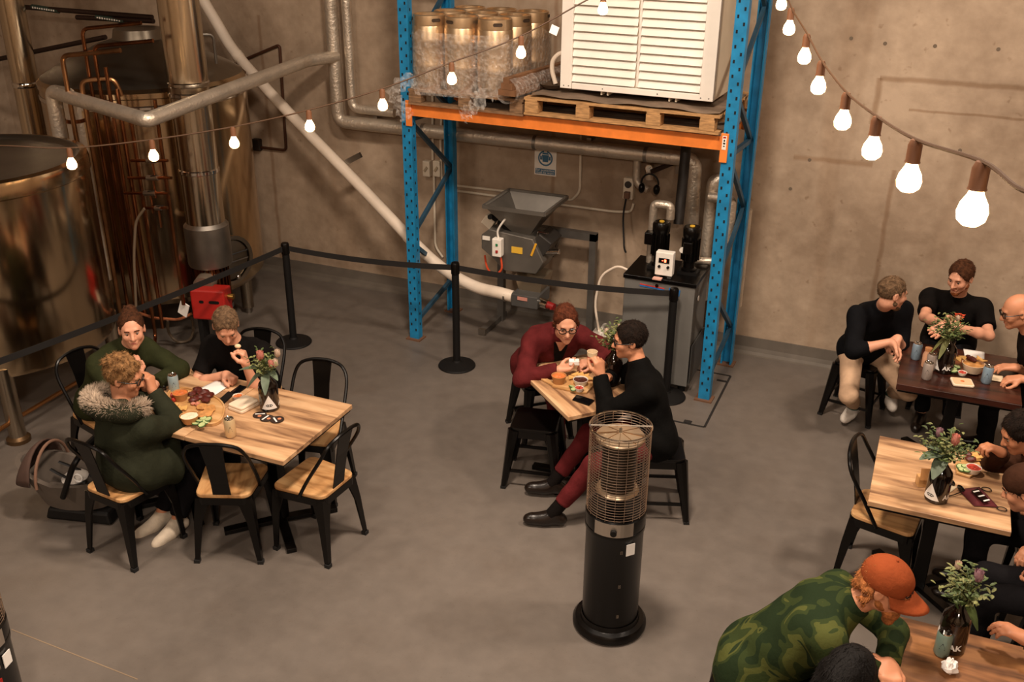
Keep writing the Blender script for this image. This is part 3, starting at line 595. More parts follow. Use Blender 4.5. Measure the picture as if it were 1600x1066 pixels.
for k in range(4):
    a = radians(-42+90*k); p = V(.77*cos(a), .77*sin(a), 0)
    l = MB().cyl(p+V(0, 0, .03), p+V(0, 0, .6), .06, n=18).build('leg', STEEL, t, True); MB().lathe([(.085, 0), (.085, .03), (.065, .045), (.06, .05)], p, 18).build('foot_pad', mat('foot_bronze', '6a5238', .4, .8), l, True)
T2 = (-6.45, 6.93); R2 = .86
t = thing('kettle_tank', 'tall steel brew kettle with conical top standing near the wall', 'tank', (*T2, 0))
MB().lathe([(.0, .28), (.4, .30), (R2-.05, .36), (R2, .42), (R2, 2.15), (R2+.01, 2.16), (R2+.01, 2.20), (R2-.02, 2.23)], n=72, cap=False).build('tank_wall', TANKM, t, True)
MB().lathe([(R2-.02, 2.23), (R2-.12, 2.29), (.35, 2.48), (.22, 2.52), (.2, 2.6), (0, 2.6)], n=72, cap=False).build('cone_top', TANKT, t, True)
MB().lathe([(R2+.002, 2.06), (R2+.01, 2.07), (R2+.01, 2.09), (R2+.002, 2.10)], n=72, cap=False).build('weld_band', CHROME, t, True)
for k in range(4):
    a = radians(14+90*k); p = V(.73*cos(a), .73*sin(a), 0)
    l = MB().cyl(p+V(0, 0, .06), p+V(0, 0, .42), .055, n=16).build('leg', STEEL, t, True); MB().cyl(p, p+V(0, 0, .07), .03, n=12).build('foot_pad', STEELD, l, True)
q = Y(400, 410, 6.75); az = radians(-14); d = V(cos(az), sin(az), 0); zc = q.z; c = d*(R2-.03)+V(0, 0, zc)
mw = MB().lathe([(.21, -.04), (.21, .09), (.225, .10), (.225, .12), (.19, .12), (.19, .10)], c, 28, axis=d, cap=False).build('manway_ring', STEEL, t, True)
MB().lathe([(.185, .08), (.18, .10), (.1, .125), (0, .13)], c, 28, axis=d, cap=False).build('manway_door', TANKT, mw, True)
s = d.cross(V(0, 0, 1))
for k in (-1, 0, 1): MB().bar(c+d*.14+s*.15+V(0, 0, .07*k), c+d*.14-s*.15+V(0, 0, .07*k), .012, .012).build('clamp_bar', CHROME, mw)
MB().ell(c+d*.17-V(0, 0, .14), .022).build('clamp_knob', CHROME, mw, True)
MB().tube(arcpts([(.5, -.2, 2.42), (.5, -.2, 2.6), (.72, .1, 2.58), (.72, .1, 2.34)], .05), .012, 8).build('sight_rail', STEELD, t, True)
# flue in front of the kettle
FX, FY = -5.50, 6.38
t = thing('kettle_flue', 'wide shiny steel flue rising past the brew kettle to the ceiling', 'flue', (FX, FY, 0))
DUCT = mat('duct_steel', 'd2c4ae', .20, 1., var=.1, vs=2, stretch=(2, 2, .3))
MB().cyl((0, 0, 1.15), (0, 0, ZC), .158, n=40, cap=False).build('flue_pipe', DUCT, t, True)
for z in (1.6, 2.22, 2.3): MB().lathe([(.158, z-.02), (.165, z-.012), (.165, z+.012), (.158, z+.02)], n=40, cap=False).build('seam_band', CHROME, t, True)
MB().lathe([(.158, 1.16), (.185, 1.13), (.185, .80), (.175, .78), (.155, .78)], n=40, cap=False).build('flue_shroud', STEELD, t, True)
m = MB()
for k in range(22):
    a = 2*pi*k/22; m.bar((.135*cos(a), .135*sin(a), .42), (.135*cos(a), .135*sin(a), .80), .022, .012)
m.build('reflection_bars', COPPER, t)['kind'] = 'stuff'  # copper bars put in for the striped reflection on the tank
MB().cyl((0, 0, .38), (0, 0, .80), .12, n=24).build('reflection_tube', mat('reflection_copper', '7a4a24', .45, .8), t, True)  # flue's lower end, coloured copper to stand in for the tank's reflection
MB().lathe([(.16, .0), (.16, .02), (.06, .04), (.05, .38), (.15, .38), (.15, .42)], n=24, cap=False).build('flue_stand', GREYD, t, True)
q = Z(20, 60, 2.9); q = Y(17, 60, 6.9)
t = thing('tall_flue', 'second steel flue rising behind the brew tank at the dark end', 'flue', (q.x+.08, 6.9, 0))
MB().cyl((0, 0, .0), (0, 0, ZC), .115, n=32, cap=False).build('flue_pipe', DUCT, t, True); MB().lathe([(.115, 2.0), (.122, 2.01), (.122, 2.04), (.115, 2.05)], n=32, cap=False).build('seam_band', CHROME, t, True)
# red gas burner
q = Z(331, 472, .52); t = thing('gas_burner', 'red gas burner box at the foot of the flue', 'burner', (q.x, q.y, .18), radians(16))
MB().box((0, 0, .34), (.30, .16, .27)).build('burner_case', RED, t, bevel=.015)
for x, w in ((-.055, .04), (.055, .09)):
    pl = rrect(w, .026, .012); MB().prism(pl, -.083, -.079, Matrix(((1, 0, 0), (0, 0, 1), (0, 1, 0)))).build('vent_slot', BLACKM, t, loc=(x, 0, .37))
MB().cyl((-.07, .02, .47), (-.07, .14, .49), .085, n=20).build('blower_disc', mat('cast_grey', '8a7c6c', .5, .6), t, True); MB().cyl((.15, 0, .40), (.20, 0, .40), .025, n=12).build('gas_inlet', mat('brass', 'b08a48', .35, 1.), t, True)
for x in (-.1, .1): MB().box((x, 0, .015), (.04, .12, .39)).build('burner_leg', BLACKM, t)
# copper pipe bundle between the tanks
top = [(96, 55, 2.62), (115, 90, 2.55), (152, 52, 2.75), (166, 52, 2.7), (150, 105, 2.4), (128, 110, 2.35), (182, 150, 2.15), (205, 160, 2.1)]
for i, (pxm, yy, zt, zb, m, nm) in enumerate(((134, 5.92, 2.52, .75, PVC, 'pale'), (156, 5.92, 2.34, .30, PVC, 'pale'), (170, 6.0, 2.72, .25, COPPER, 'copper'), (183, 5.98, 2.60, .22, COPPER, 'copper'), (196, 5.94, 2.46, .4, COPPER, 'copper'), (208, 5.94, 2.30, .22, COPPER, 'copper'), (222, 5.96, 2.12, .3, COPPER, 'copper'), (262, 5.98, 2.24, .55, COPPER, 'copper'))):
    p = Y(pxm, 300, yy); pm = mat('tarnished_copper', 'a67a54', .35, 1., var=.3) if m is PVC else COPPER
    pts = [(p.x, yy, zb), (p.x, yy, zt)]
    if i in (0, 2, 3): pts += [(p.x+.5, yy+.1, zt+.06)]
    if i == 1: pts += [(p.x+.22, yy+.12, zt+.02), (p.x+.24, yy+.15, zt-.12)]
    if i in (1, 5): pts = [(p.x+.14, yy-.2, zb-.06)]+pts
    pipe('process_pipe', pts, .019 if m is PVC else .015, pm, '%s process pipe standing between the tanks, %s of the bundle counted from the brew tank' % ('tarnished' if m is PVC else 'copper', ('first', 'second', 'third', 'fourth', 'fifth', 'sixth', 'seventh', 'eighth')[i]), 'pipe', .06, 10, 'process pipes between the tanks')
for i, (py_, x0, x1) in enumerate(((251, 205, 262), (278, 200, 268), (302, 195, 264), (325, 228, 262))):
    a, b = Y(x0, py_, 5.86), Y(x1, py_, 5.86); k = thing('valve_manifold', 'horizontal copper cross pipe with lever valve, %s from the top of the manifold' % ('first', 'second', 'third', 'fourth')[i], 'pipe', (a+b)/2, 0, 'manifold cross pipes')
    MB().cyl(a, b, .012, n=10).build('cross_pipe', COPPER, k, True, world=True); MB().cyl(a.lerp(b, .45), a.lerp(b, .7), .02, n=10).build('valve_body', STEELD, k, True, world=True)
    c = a.lerp(b, .58); MB().bar(c+V(0, -.02, .02), c+V(.07, -.03, .035), .012, .006).build('valve_lever', BLACKM, k, world=True)
    MB().cyl(c, c+V(0, .0, -.16), .009, n=8).build('drop_pipe', COPPER, k, True, world=True)
GH = mat('grey_hose', '6a5a48', .6)
pipe('grey_hose', [Y(226, 326, 5.85), Y(212, 345, 5.84), Y(209, 400, 5.82), Y(213, 490, 5.8)], .011, GH, 'grey hose hanging from the copper manifold', 'hose', .1, 8)
q = Z(285, 522, .05); lp = [Z(262, 500, .3), Z(264, 520, .12), Z(278, 534, .03), Z(297, 530, .03), Z(302, 510, .1), Z(296, 492, .25), Z(284, 480, .4)]
tag(MB().tube(spline(lp, 8), .012, 8).build('hose_loop', GH, smooth=True), 'loop of grey hose hanging to the floor before the burner', 'hose')
q = Y(287, 483, 6.0); tag(MB().box(q, (.09, .01, .12), R=Matrix.Rotation(.4, 3, 'Y')).build('paper_tag', PAPER), 'white paper tag hanging by the red burner', 'tag')
pipe('brown_floor_pipe', [Z(-10, 677, .17), Z(36, 648, .17), Z(114, 601, .17), Z(165, 573, .17), Z(200, 545, .2)], .017, mat('bronze_pipe', '9a6a40', .35, .9), 'bronze pipe running low between the tank legs', 'pipe', .05, 8)
pipe('pink_hose', [Z(205, 485, .5), Z(240, 497, .35), Z(280, 500, .35), Z(300, 490, .4)], .012, mat('copper_hose', 'b5704c', .45, .5), 'coppery hose running below the belt behind the diners', 'hose', .05, 8)
# dark labelled pipes high up at the dark end
DP = mat('dark_pipe', '2c1a12', .5, .3)
for i, (a, b, nm) in enumerate((((-40, 5), (238, 27), 'upper'), ((120, 27), (240, 33), 'lower'), ((-20, 96), (165, 58), 'slanting'))):
    A, B = Y(*a, 7.2), Y(*b, 7.2); k = thing('labelled_pipe', 'dark %s overhead pipe near the flues%s' % (nm, ' with white flow lettering' if i < 2 else ''), 'pipe', (A+B)/2)
    MB().cyl(A, B, .022, n=12).build('pipe_run', DP, k, True, world=True)
    if i < 2:
        u = (.42, .35)[i]; c = A.lerp(B, u+.1*i); MB().tube([c-V(.16, 0, -.01), c+V(.16, 0, -.01)], .024, 12).build('label_band', mat('label_green', '2c3a30', .6), k, True, world=True)
        rnd = random.Random(i); m = MB()
        for j in range(10): m.box(c+V(-.13+.028*j, -.0255, .0-.06*(-.13+.028*j)), (.016, .001, rnd.uniform(.010, .018)))
        m.build('printed_marks', WHITE, k, world=True)['kind'] = 'stuff'
# ------------------------------------------------------------------ wood
def wood(name, a, b, c, sc=(1.2, 9, 9), rough=.42, coat=.15):
    m = bpy.data.materials.new(name); m.use_nodes = True; nt = m.node_tree; N = nt.nodes.new; L = nt.links.new; bs = nt.nodes['Principled BSDF']
    tc = N('ShaderNodeTexCoord'); mp = N('ShaderNodeMapping'); mp.inputs['Scale'].default_value = sc; L(tc.outputs['Object'], mp.inputs[0])
    n = N('ShaderNodeTexNoise'); n.inputs['Scale'].default_value = 1.6; n.inputs['Detail'].default_value = 9; n.inputs['Distortion'].default_value = .6; L(mp.outputs[0], n.inputs[0])
    r = N('ShaderNodeValToRGB'); L(n.outputs['Fac'], r.inputs[0]); e = r.color_ramp.elements; e[0].position = .33; e[0].color = (*lin(c), 1); e[1].position = .66; e[1].color = (*lin(a), 1); k = e.new(.5); k.color = (*lin(b), 1)
    L(r.outputs[0], bs.inputs['Base Color']); bs.inputs['Roughness'].default_value = rough; bs.inputs['Coat Weight'].default_value = coat; bs.inputs['Coat Roughness'].default_value = .25
    return m
TOPW = wood('pale_plank_laminate', 'd3ac84', 'b88f68', '75543c'); SEATW = wood('seat_timber', 'd4a874', 'bf8e5c', '8e6238', (9, 1.5, 9)); DARKW = wood('dark_stained_wood', '4a2418', '3a1b12', '220e08', rough=.32, coat=.3); OLDW = wood('worn_timber', 'a06e42', '7e5230', '46290f')
# ------------------------------------------------------------------ tables
def table(label, c, rz, w, d, topm, thick=.03):
    t = thing('cafe_table', label, 'table', (c[0], c[1], 0), rz)
    MB().box((0, 0, .75-thick/2), (w, d, thick)).build('tabletop', topm, t, bevel=.003)
    MB().box((0, 0, .75-thick-.008), (w-.02, d-.02, .014)).build('edge_frame', BLACK, t)
    MB().box((0, 0, .36), (.075, .075, .69)).build('column', BLACK, t, bevel=.004)
    for a in range(4):
        q = Matrix.Rotation(radians(45+90*a), 3, 'Z'); MB().bar(q @ V(.02, 0, .028), q @ V(.36, 0, .018), .06, .03).build('base_foot', BLACK, t, bevel=.003); MB().bar(q @ V(.02, 0, .69), q @ V(.26, 0, .70), .04, .02).build('top_arm', BLACK, t)
    return t
TA = table('pale wood cafe table holding the growler of flowers beside two empty chairs', (-3.443, 4.355), 0, .70, .75, TOPW)
TB = table('pale wood cafe table holding the oval sharing platter', (-4.148, 4.355), 0, .70, .75, TOPW)
U = V(.736, -.677, 0); VV = V(.677, .736, 0); MC = V(-2.065, 5.389, 0)+VV*.33
TC = table('pale wood cafe table set diagonally for two people before the rack', (MC.x, MC.y), atan2(U.y, U.x), .765, .66, TOPW)
TD = table('pale wood cafe table with a red face mask lying on it', (.367, 5.295), 0, .705, .765, TOPW)
TE = table('dark stained wooden table by the wall with four cans', (.44, 6.83), .0, .76, .76, DARKW, .045)
TF = table('worn timber table under the orange capped man', (.60, 3.62), radians(.5), .76, .76, OLDW, .04)
# ------------------------------------------------------------------ metal chairs and stools
def make_chair(label, seatm):
    t = thing('metal_chair', label, 'chair')
    out = [(x, y+.0) for x, y in rrect(.36, .36, .05, 4)]; out = [(x*(1+.10*(y/.18)), y) for x, y in out]
    MB().prism(out, .445, .47).build('seat', seatm, t, bevel=.006)
    fr = [(x*1.02, y*1.02) for x, y in out]; m = MB(); n = len(fr)
    m.add([V(x, y, z) for z in (.40, .447) for x, y in fr]+[V(x*.94, y*.94, z) for z in (.40, .447) for x, y in fr], [(i, (i+1) % n, n+(i+1) % n, n+i) for i in range(n)]+[(2*n+i, 3*n+i, 3*n+(i+1) % n, 2*n+(i+1) % n) for i in range(n)]+[(i, 2*n+i, 2*n+(i+1) % n, (i+1) % n) for i in range(n)]+[(n+i, n+(i+1) % n, 3*n+(i+1) % n, 3*n+i) for i in range(n)])
    m.build('seat_frame', BLACK, t)
    for sx in (-1, 1):
        for sy in (-1, 1):
            tx, ty, bx_, by_ = sx*(.165+.012*sy), sy*.165, sx*.205, sy*(.215 if sy < 0 else .20)
            a = V(tx, ty, .44); b = V(bx_, by_, 0); m = MB()
            def ring(p, w, d): return [p+V(-sx*w, 0, 0), p+V(0, 0, 0), p+V(0, -sy*w, 0), p+V(-sx*d, -sy*w, 0), p+V(-sx*d, -sy*d, 0), p+V(-sx*w, -sy*d, 0)]
            r0, r1, r2 = ring(a+V(sx*.012, sy*.012, 0), .085, .012), ring(a.lerp(b, .35)+V(sx*.012, sy*.012, 0), .05, .012), ring(b, .028, .01)
            fs = [tuple(range(5, -1, -1)), tuple(range(12, 18))]+[(o+i, o+(i+1) % 6, o+6+(i+1) % 6, o+6+i) for o in (0, 6) for i in range(6)]
            if sx*sy < 0: fs = [f[::-1] for f in fs]
            l = m.add(r0+r1+r2, fs).build('leg', BLACK, t); MB().box((bx_-sx*.012, by_-sy*.012, .012), (.034, .034, .024)).build('rubber_foot', RUBBER, l)
    hp = [(-.185, -.02, .44), (-.19, -.10, .58), (-.185, -.20, .74), (-.15, -.235, .82), (-.08, -.25, .85), (0, -.255, .857), (.08, -.25, .85), (.15, -.235, .82), (.185, -.20, .74), (.19, -.10, .58), (.185, -.02, .44)]
    MB().tube(spline(hp, 5), .0115, 8).build('back_hoop', BLACK, t, True)
    m = MB(); rows = [(-.165, .43, .055), (-.185, .55, .052), (-.215, .70, .055), (-.252, .85, .068)]; vs = []
    for y, z, w in rows: vs += [V(-w, y, z), V(w, y, z), V(w, y-.006, z), V(-w, y-.006, z)]
    m.add(vs, [(3, 2, 1, 0), (12, 13, 14, 15)]+[(4*i+k, 4*i+(k+1) % 4, 4*i+4+(k+1) % 4, 4*i+4+k) for i in range(3) for k in range(4)]); m.build('back_splat', BLACK, t)
    return t
def make_stool(label):
    t = thing('metal_stool', label, 'stool'); MB().prism(rrect(.31, .31, .04), .435, .455).build('seat', BLACK, t, bevel=.006); MB().prism(rrect(.30, .30, .04), .38, .436).build('seat_skirt', BLACK, t)
    for sx in (-1, 1):
        for sy in (-1, 1):
            m = MB(); m.tube([(sx*.125, sy*.125, .43), (sx*.185, sy*.185, .012)], [.045, .020], 8); l = m.build('leg', BLACK, t, True); MB().box((sx*.186, sy*.186, .010), (.036, .036, .02)).build('rubber_foot', RUBBER, l)
    for s in (-1, 1): MB().bar((s*.165, -.16, .15), (s*.165, .16, .15), .012, .02).build('stretcher', BLACK, t); MB().bar((-.16, s*.165, .13), (.16, s*.165, .13), .012, .02).build('stretcher', BLACK, t)
    return t
def face(a): return radians(a-90)             # chair's front is local +y; a is the facing azimuth in degrees
CH = make_chair('black metal chair with timber seat standing empty at the table end beside the growler', SEATW)
CH.location = (-3.10, 4.28, 0); CH.rotation_euler.z = face(176); GR = 'black metal chairs with timber seats'; CH['group'] = GR
dup(CH, (-3.56, 4.06, 0), face(112), 'black metal chair with timber seat standing empty beside the parka wearer')
dup(CH, (-4.12, 3.80, 0), face(84), 'black metal chair with timber seat carrying the parka wearer')
dup(CH, (-3.45, 4.78, 0), face(-78), 'black metal chair tucked in empty behind the growler of flowers')
dup(CH, (-4.12, 5.03, 0), face(-80), 'black metal chair behind the man in the black T-shirt')
dup(CH, (-4.86, 4.42, 0), face(-10), 'black metal chair behind the woman in the green jacket')
dup(CH, (.13, 5.33, 0), face(-8), 'black metal chair with timber seat standing empty by the face mask table')
dup(CH, (1.0, 5.36, 0), face(180), 'black metal chair under the diner lifting a hand over the mask table')
ST_ = make_stool('black metal stool standing empty before the diagonal table'); ST_.location = (-2.15, 5.52, 0); ST_.rotation_euler.z = radians(12); GS = 'black metal stools'; ST_['group'] = GS
dup(ST_, (-.22, 7.40, 0), radians(-12), 'black metal stool under the man in cream trousers')
dup(ST_, (.37, 7.82, 0), 0, 'black metal stool under the man with the orange shirt crest')
dup(ST_, (1.10, 7.1, 0), 0, 'black metal stool under the bald man with glasses')
dup(ST_, (-2.36, 6.13, 0), radians(42), 'black metal stool under the woman in the maroon fleece')
dup(ST_, (-1.28, 5.50, 0), radians(20), 'black metal stool under the man in maroon trousers')
dup(ST_, (-.36, 3.63, 0), 0, 'black metal stool under the man in the orange cap')
dup(ST_, (1.06, 4.74, 0), radians(5), 'black metal stool under the person in the brown beanie')
dup(ST_, (.16, 2.88, 0), radians(5), 'black metal stool under the dark haired person')
dup(ST_, (1.17, 3.5, 0), 0, 'black metal stool under the person in the green sleeve')
# ------------------------------------------------------------------ belt stanchions
def stanchion(label, x, y):
    t = thing('belt_stanchion', label, 'stanchion', (x, y, 0), 0, 'black belt stanchions')
    MB().lathe([(.155, 0), (.16, .008), (.155, .018), (.10, .03), (.04, .045), (.034, .06)], n=36).build('base', BLACKM, t, True); MB().cyl((0, 0, .05), (0, 0, .84), .031, n=20).build('post', BLACKM, t, True); MB().lathe([(.031, .84), (.036, .845), (.036, .93), (.03, .942), (0, .945)], n=20, cap=False).build('belt_cassette', BLACK, t, True)
    return t
sp = [V(-4.953, 6.70, 0), V(-3.411, 6.868, 0), V(-1.625, 7.045, 0)]; far = Z(0, 562, .89); d0 = (V(far.x, far.y, 0)-sp[0]); s0 = sp[0]+d0*1.22
SS = [stanchion('black belt stanchion beside the tank at the frame edge', s0.x, s0.y), stanchion('black belt stanchion behind the man in the black T-shirt', sp[0].x, sp[0].y), stanchion('black belt stanchion before the blue rack post and grain mill', sp[1].x, sp[1].y), stanchion('black belt stanchion before the chiller', sp[2].x, sp[2].y)]
BELT = mat('black_belt', '171311', .75)
for A, B, own in ((s0, sp[0], 1), (sp[0], sp[1], 2), (sp[1], sp[2], 3)):
    m = MB(); vs = []; d = (B-A).normalized(); s = d.cross(V(0, 0, 1)); n = 13; L_ = (B-A).length
    for i in range(n):
        f = i/(n-1); p = A+d*(.03+f*(L_-.06))+V(0, 0, .895-.03*4*f*(1-f))
        vs += [p+s*.0015+V(0, 0, .024), p+s*.0015-V(0, 0, .024), p-s*.0015-V(0, 0, .024), p-s*.0015+V(0, 0, .024)]
    m.add(vs, [(4*i+k, 4*i+(k+1) % 4, 4*i+4+(k+1) % 4, 4*i+4+k) for i in range(n-1) for k in range(4)]+[(3, 2, 1, 0), tuple(4*(n-1)+k for k in range(4))]); m.build('belt', BELT, SS[own], world=True)
# ------------------------------------------------------------------ patio heaters
def heater(label, loc, az):
    t = thing('patio_heater', label, 'heater', loc, az, 'black patio heaters')      # front is local +x
    MB().lathe([(.0, 0), (.192, 0), (.204, .015), (.204, .035), (.19, .055), (.165, .062), (.158, .09)], n=48, cap=False).build('base', BLACK, t, True)
    MB().lathe([(.154, .08), (.154, .655), (.160, .665), (.160, .685), (.154, .69)], n=48, cap=False).build('body', BLACK, t, True)
    MB().lathe([(.158, .69), (.161, .70), (.161, .765), (.15, .775), (.05, .78), (0, .78)], n=48, cap=False).build('control_collar', BLACK, t, True)
    n = 12; m = MB(); vs = []
    for k in range(n+1):
        a = radians(-38+76*k/n); vs += [V(.163*cos(a), .163*sin(a), .688), V(.163*cos(a), .163*sin(a), .768)]
    m.add(vs, [(2*i, 2*i+2, 2*i+3, 2*i+1) for i in range(n)]); cp = m.build('control_plate', mat('brushed_plate', 'b9aea2', .35, .8), t); MB().cyl((.16, 0, .722), (.182, 0, .722), .017, n=14).build('knob', BLACKM, cp, True)
    m = MB()
    for zc in (.16, .36, .58):
        for i in range(3):
            for j in range(3):
                a = radians(16+i*1.8); m.box((.1545*cos(a), .1545*sin(a), zc+j*.007), (.002, .002, .004), rz=a)
    m.build('vent_dots', mat('vent_dot', '8a7a6a', .5), t)['kind'] = 'stuff'
    MB().box((.128, .092, .60), (.004, .05, .07), rz=radians(33)).build('rating_label', PAPER, t)
    CG = mat('cage_wire', 'ac9684', .3, .9); ring0 = None
    for i in range(30):
        z = .785+i*.0160
        if ring0 is None: ring0 = MB().tube([(.157*cos(2*pi*k/40), .157*sin(2*pi*k/40), 0) for k in range(40)], .0019, 5, closed=True).build('cage_ring', CG, t, True); ring0.location.z = z
        else:
            c = ring0.copy(); COL.objects.link(c); c.location.z = z
    w0 = None
    for i in range(20):
        if w0 is None: w0 = MB().tube([(.157, 0, .775), (.157, 0, 1.26)], .0016, 5).build('cage_wire', CG, t, True)
        else:
            c = w0.copy(); COL.objects.link(c); c.rotation_euler.z = 2*pi*i/20
    MB().tube([(.158*cos(2*pi*k/48), .158*sin(2*pi*k/48), 1.262) for k in range(48)], .005, 8, closed=True).build('cage_rim', CHROME, t, True)
    MB().bar((.02, -.156, 1.262), (-.02, .156, 1.262), .012, .004).build('top_bar', CHROME, t)
    MB().lathe([(.0, 1.225), (.03, 1.223), (.122, 1.208), (.127, 1.202), (.127, 1.193), (.03, 1.200), (.0, 1.203)], n=40, cap=False).build('reflector_disc', mat('reflector', 'cdb597', .34, .88), t, True)
    for i in range(8):
        q = Matrix.Rotation(2*pi*i/8, 3, 'Z'); MB().bar(q @ V(.015, 0, 1.226), q @ V(.118, 0, 1.211), .003, .003).build('reflector_rib', mat('rib_brown', '8a6a4a', .4, .8), t)
    MB().cyl((0, 0, 1.22), (0, 0, 1.245), .008, n=10).build('cap_nut', STEELD, t, True)
    MB().cyl((0, 0, .90), (0, 0, 1.20), .088, n=32, cap=False).build('emitter_screen', mat('emitter_mesh', '4a423b', .4, .9), t, True)
    MB().lathe([(.0, .88), (.105, .88), (.115, .888), (.105, .902), (.0, .91)], n=36, cap=False).build('burner_dish', mat('reflector', 'cdb597', .34, .88), t, True); MB().cyl((0, 0, .775), (0, 0, .88), .05, n=20).build('burner_neck', BLACKM, t, True)
    return t
hb = Z(952, 966, .03); heater('black cylindrical patio heater with wire cage standing alone on the open floor', (hb.x, hb.y, 0), radians(-76))
hl = Z(-30, 1030, 0); hl = V(-3.55, 2.25, 0); h2 = heater('black patio heater with red and white warning label at the floor line', (hl.x, hl.y, 0), radians(-20))
MB().box((.155, 0, .50), (.004, .09, .07)).build('warning_label', PAPER, h2); MB().box((.156, 0, .525), (.004, .09, .025)).build('warning_stripe', RED, h2); MB().cyl((.140, .06, .44), (.1465, .06, .44), .014, n=14).build('round_sticker', PAPER, h2)
# ------------------------------------------------------------------ baby capsule
t = thing('baby_capsule', 'brown and black baby car capsule on the floor behind the parka wearer', 'baby capsule', (-4.73, 3.93, 0), radians(14)); t.scale = (.92, .92, .92)
CB = mat('capsule_brown', '4a352c', .85, var=.15); CGY = mat('capsule_grey', '5a5047', .9, var=.1)
MB().box((.08, 0, .05), (.50, .30, .09), taper=.9).build('base', BLACKM, t, bevel=.02)
m = MB(); n, k = 24, 8; vs = []
for j in range(k):
    f = j/(k-1)
    for i in range(n):
        a = 2*pi*i/n; rx = (.36*(.72+.28*f)); ry = .21*(.7+.3*f); vs.append(V(.02+rx*cos(a)-.05*f, ry*sin(a), .10+.22*f+(.10*f*max(0, -cos(a)))))
for j in range(k):
    f = j/(k-1)
    for i in range(n):
        a = 2*pi*i/n; rx = .32*(1-.35*f); ry = .175*(1-.35*f); vs.append(V(-.03+rx*cos(a)-.02*f, ry*sin(a), .32-.15*f+.10*(1-f)*max(0, -cos(a))))
m.add(vs, [(j*n+i, j*n+(i+1) % n, (j+1)*n+(i+1) % n, (j+1)*n+i) for j in range(2*k-1) for i in range(n)]+[tuple(range(n-1, -1, -1)), tuple(range((2*k-1)*n, 2*k*n))]); m.build('shell', CGY, t, True)
m = MB(); vs = []; n = 14; k = 9
for j in range(k):
    b = radians(10+78*j/(k-1))
    for i in range(n):
        a = pi*i/(n-1); vs.append(V(-.16-.30*sin(b)*.48, .20*cos(a)*(1-.18*(j/(k-1))**2), .28+.24*sin(a)*cos(b*.95)+.02))
m.add(vs, [(j*n+i, j*n+i+1, (j+1)*n+i+1, (j+1)*n+i) for j in range(k-1) for i in range(n-1)]); o = m.build('canopy', CB, t, True); s = o.modifiers.new('thick', 'SOLIDIFY'); s.thickness = .012
MB().tube([(-.14, .205*cos(a), .29+.245*sin(a)) for a in [pi*i/16 for i in range(17)]], .011, 8).build('canopy_rim', mat('canopy_tan', '7a5a48', .8), t, True)
MB().tube(arcpts([(.06, -.225, .26), (.20, -.225, .56), (.22, 0, .60), (.20, .225, .56), (.06, .225, .26)], .1), .02, 10).build('carry_handle', BLACK, t, True)
MB().tube([(.215, -.09, .598), (.215, .09, .598)], .027, 10).build('handle_grip', BLACKM, t, True)
MB().ell((.02, .0, .28), (.09, .10, .03)).build('head_pad', mat('pad_white', 'c8c0b8', .8), t, True)
for s in (-1, 1): MB().tube(spline([(-.12, s*.05, .36), (.0, s*.06, .31), (.12, s*.04, .27)]), .014, 8, flat=.4).build('harness_strap', BLACKM, t, True)
MB().tube([(.10+.03*cos(a), -.08, .33+.03*sin(a)) for a in [2*pi*i/12 for i in range(12)]], .006, 6, closed=True).build('toy_ring', PAPER, t, True)
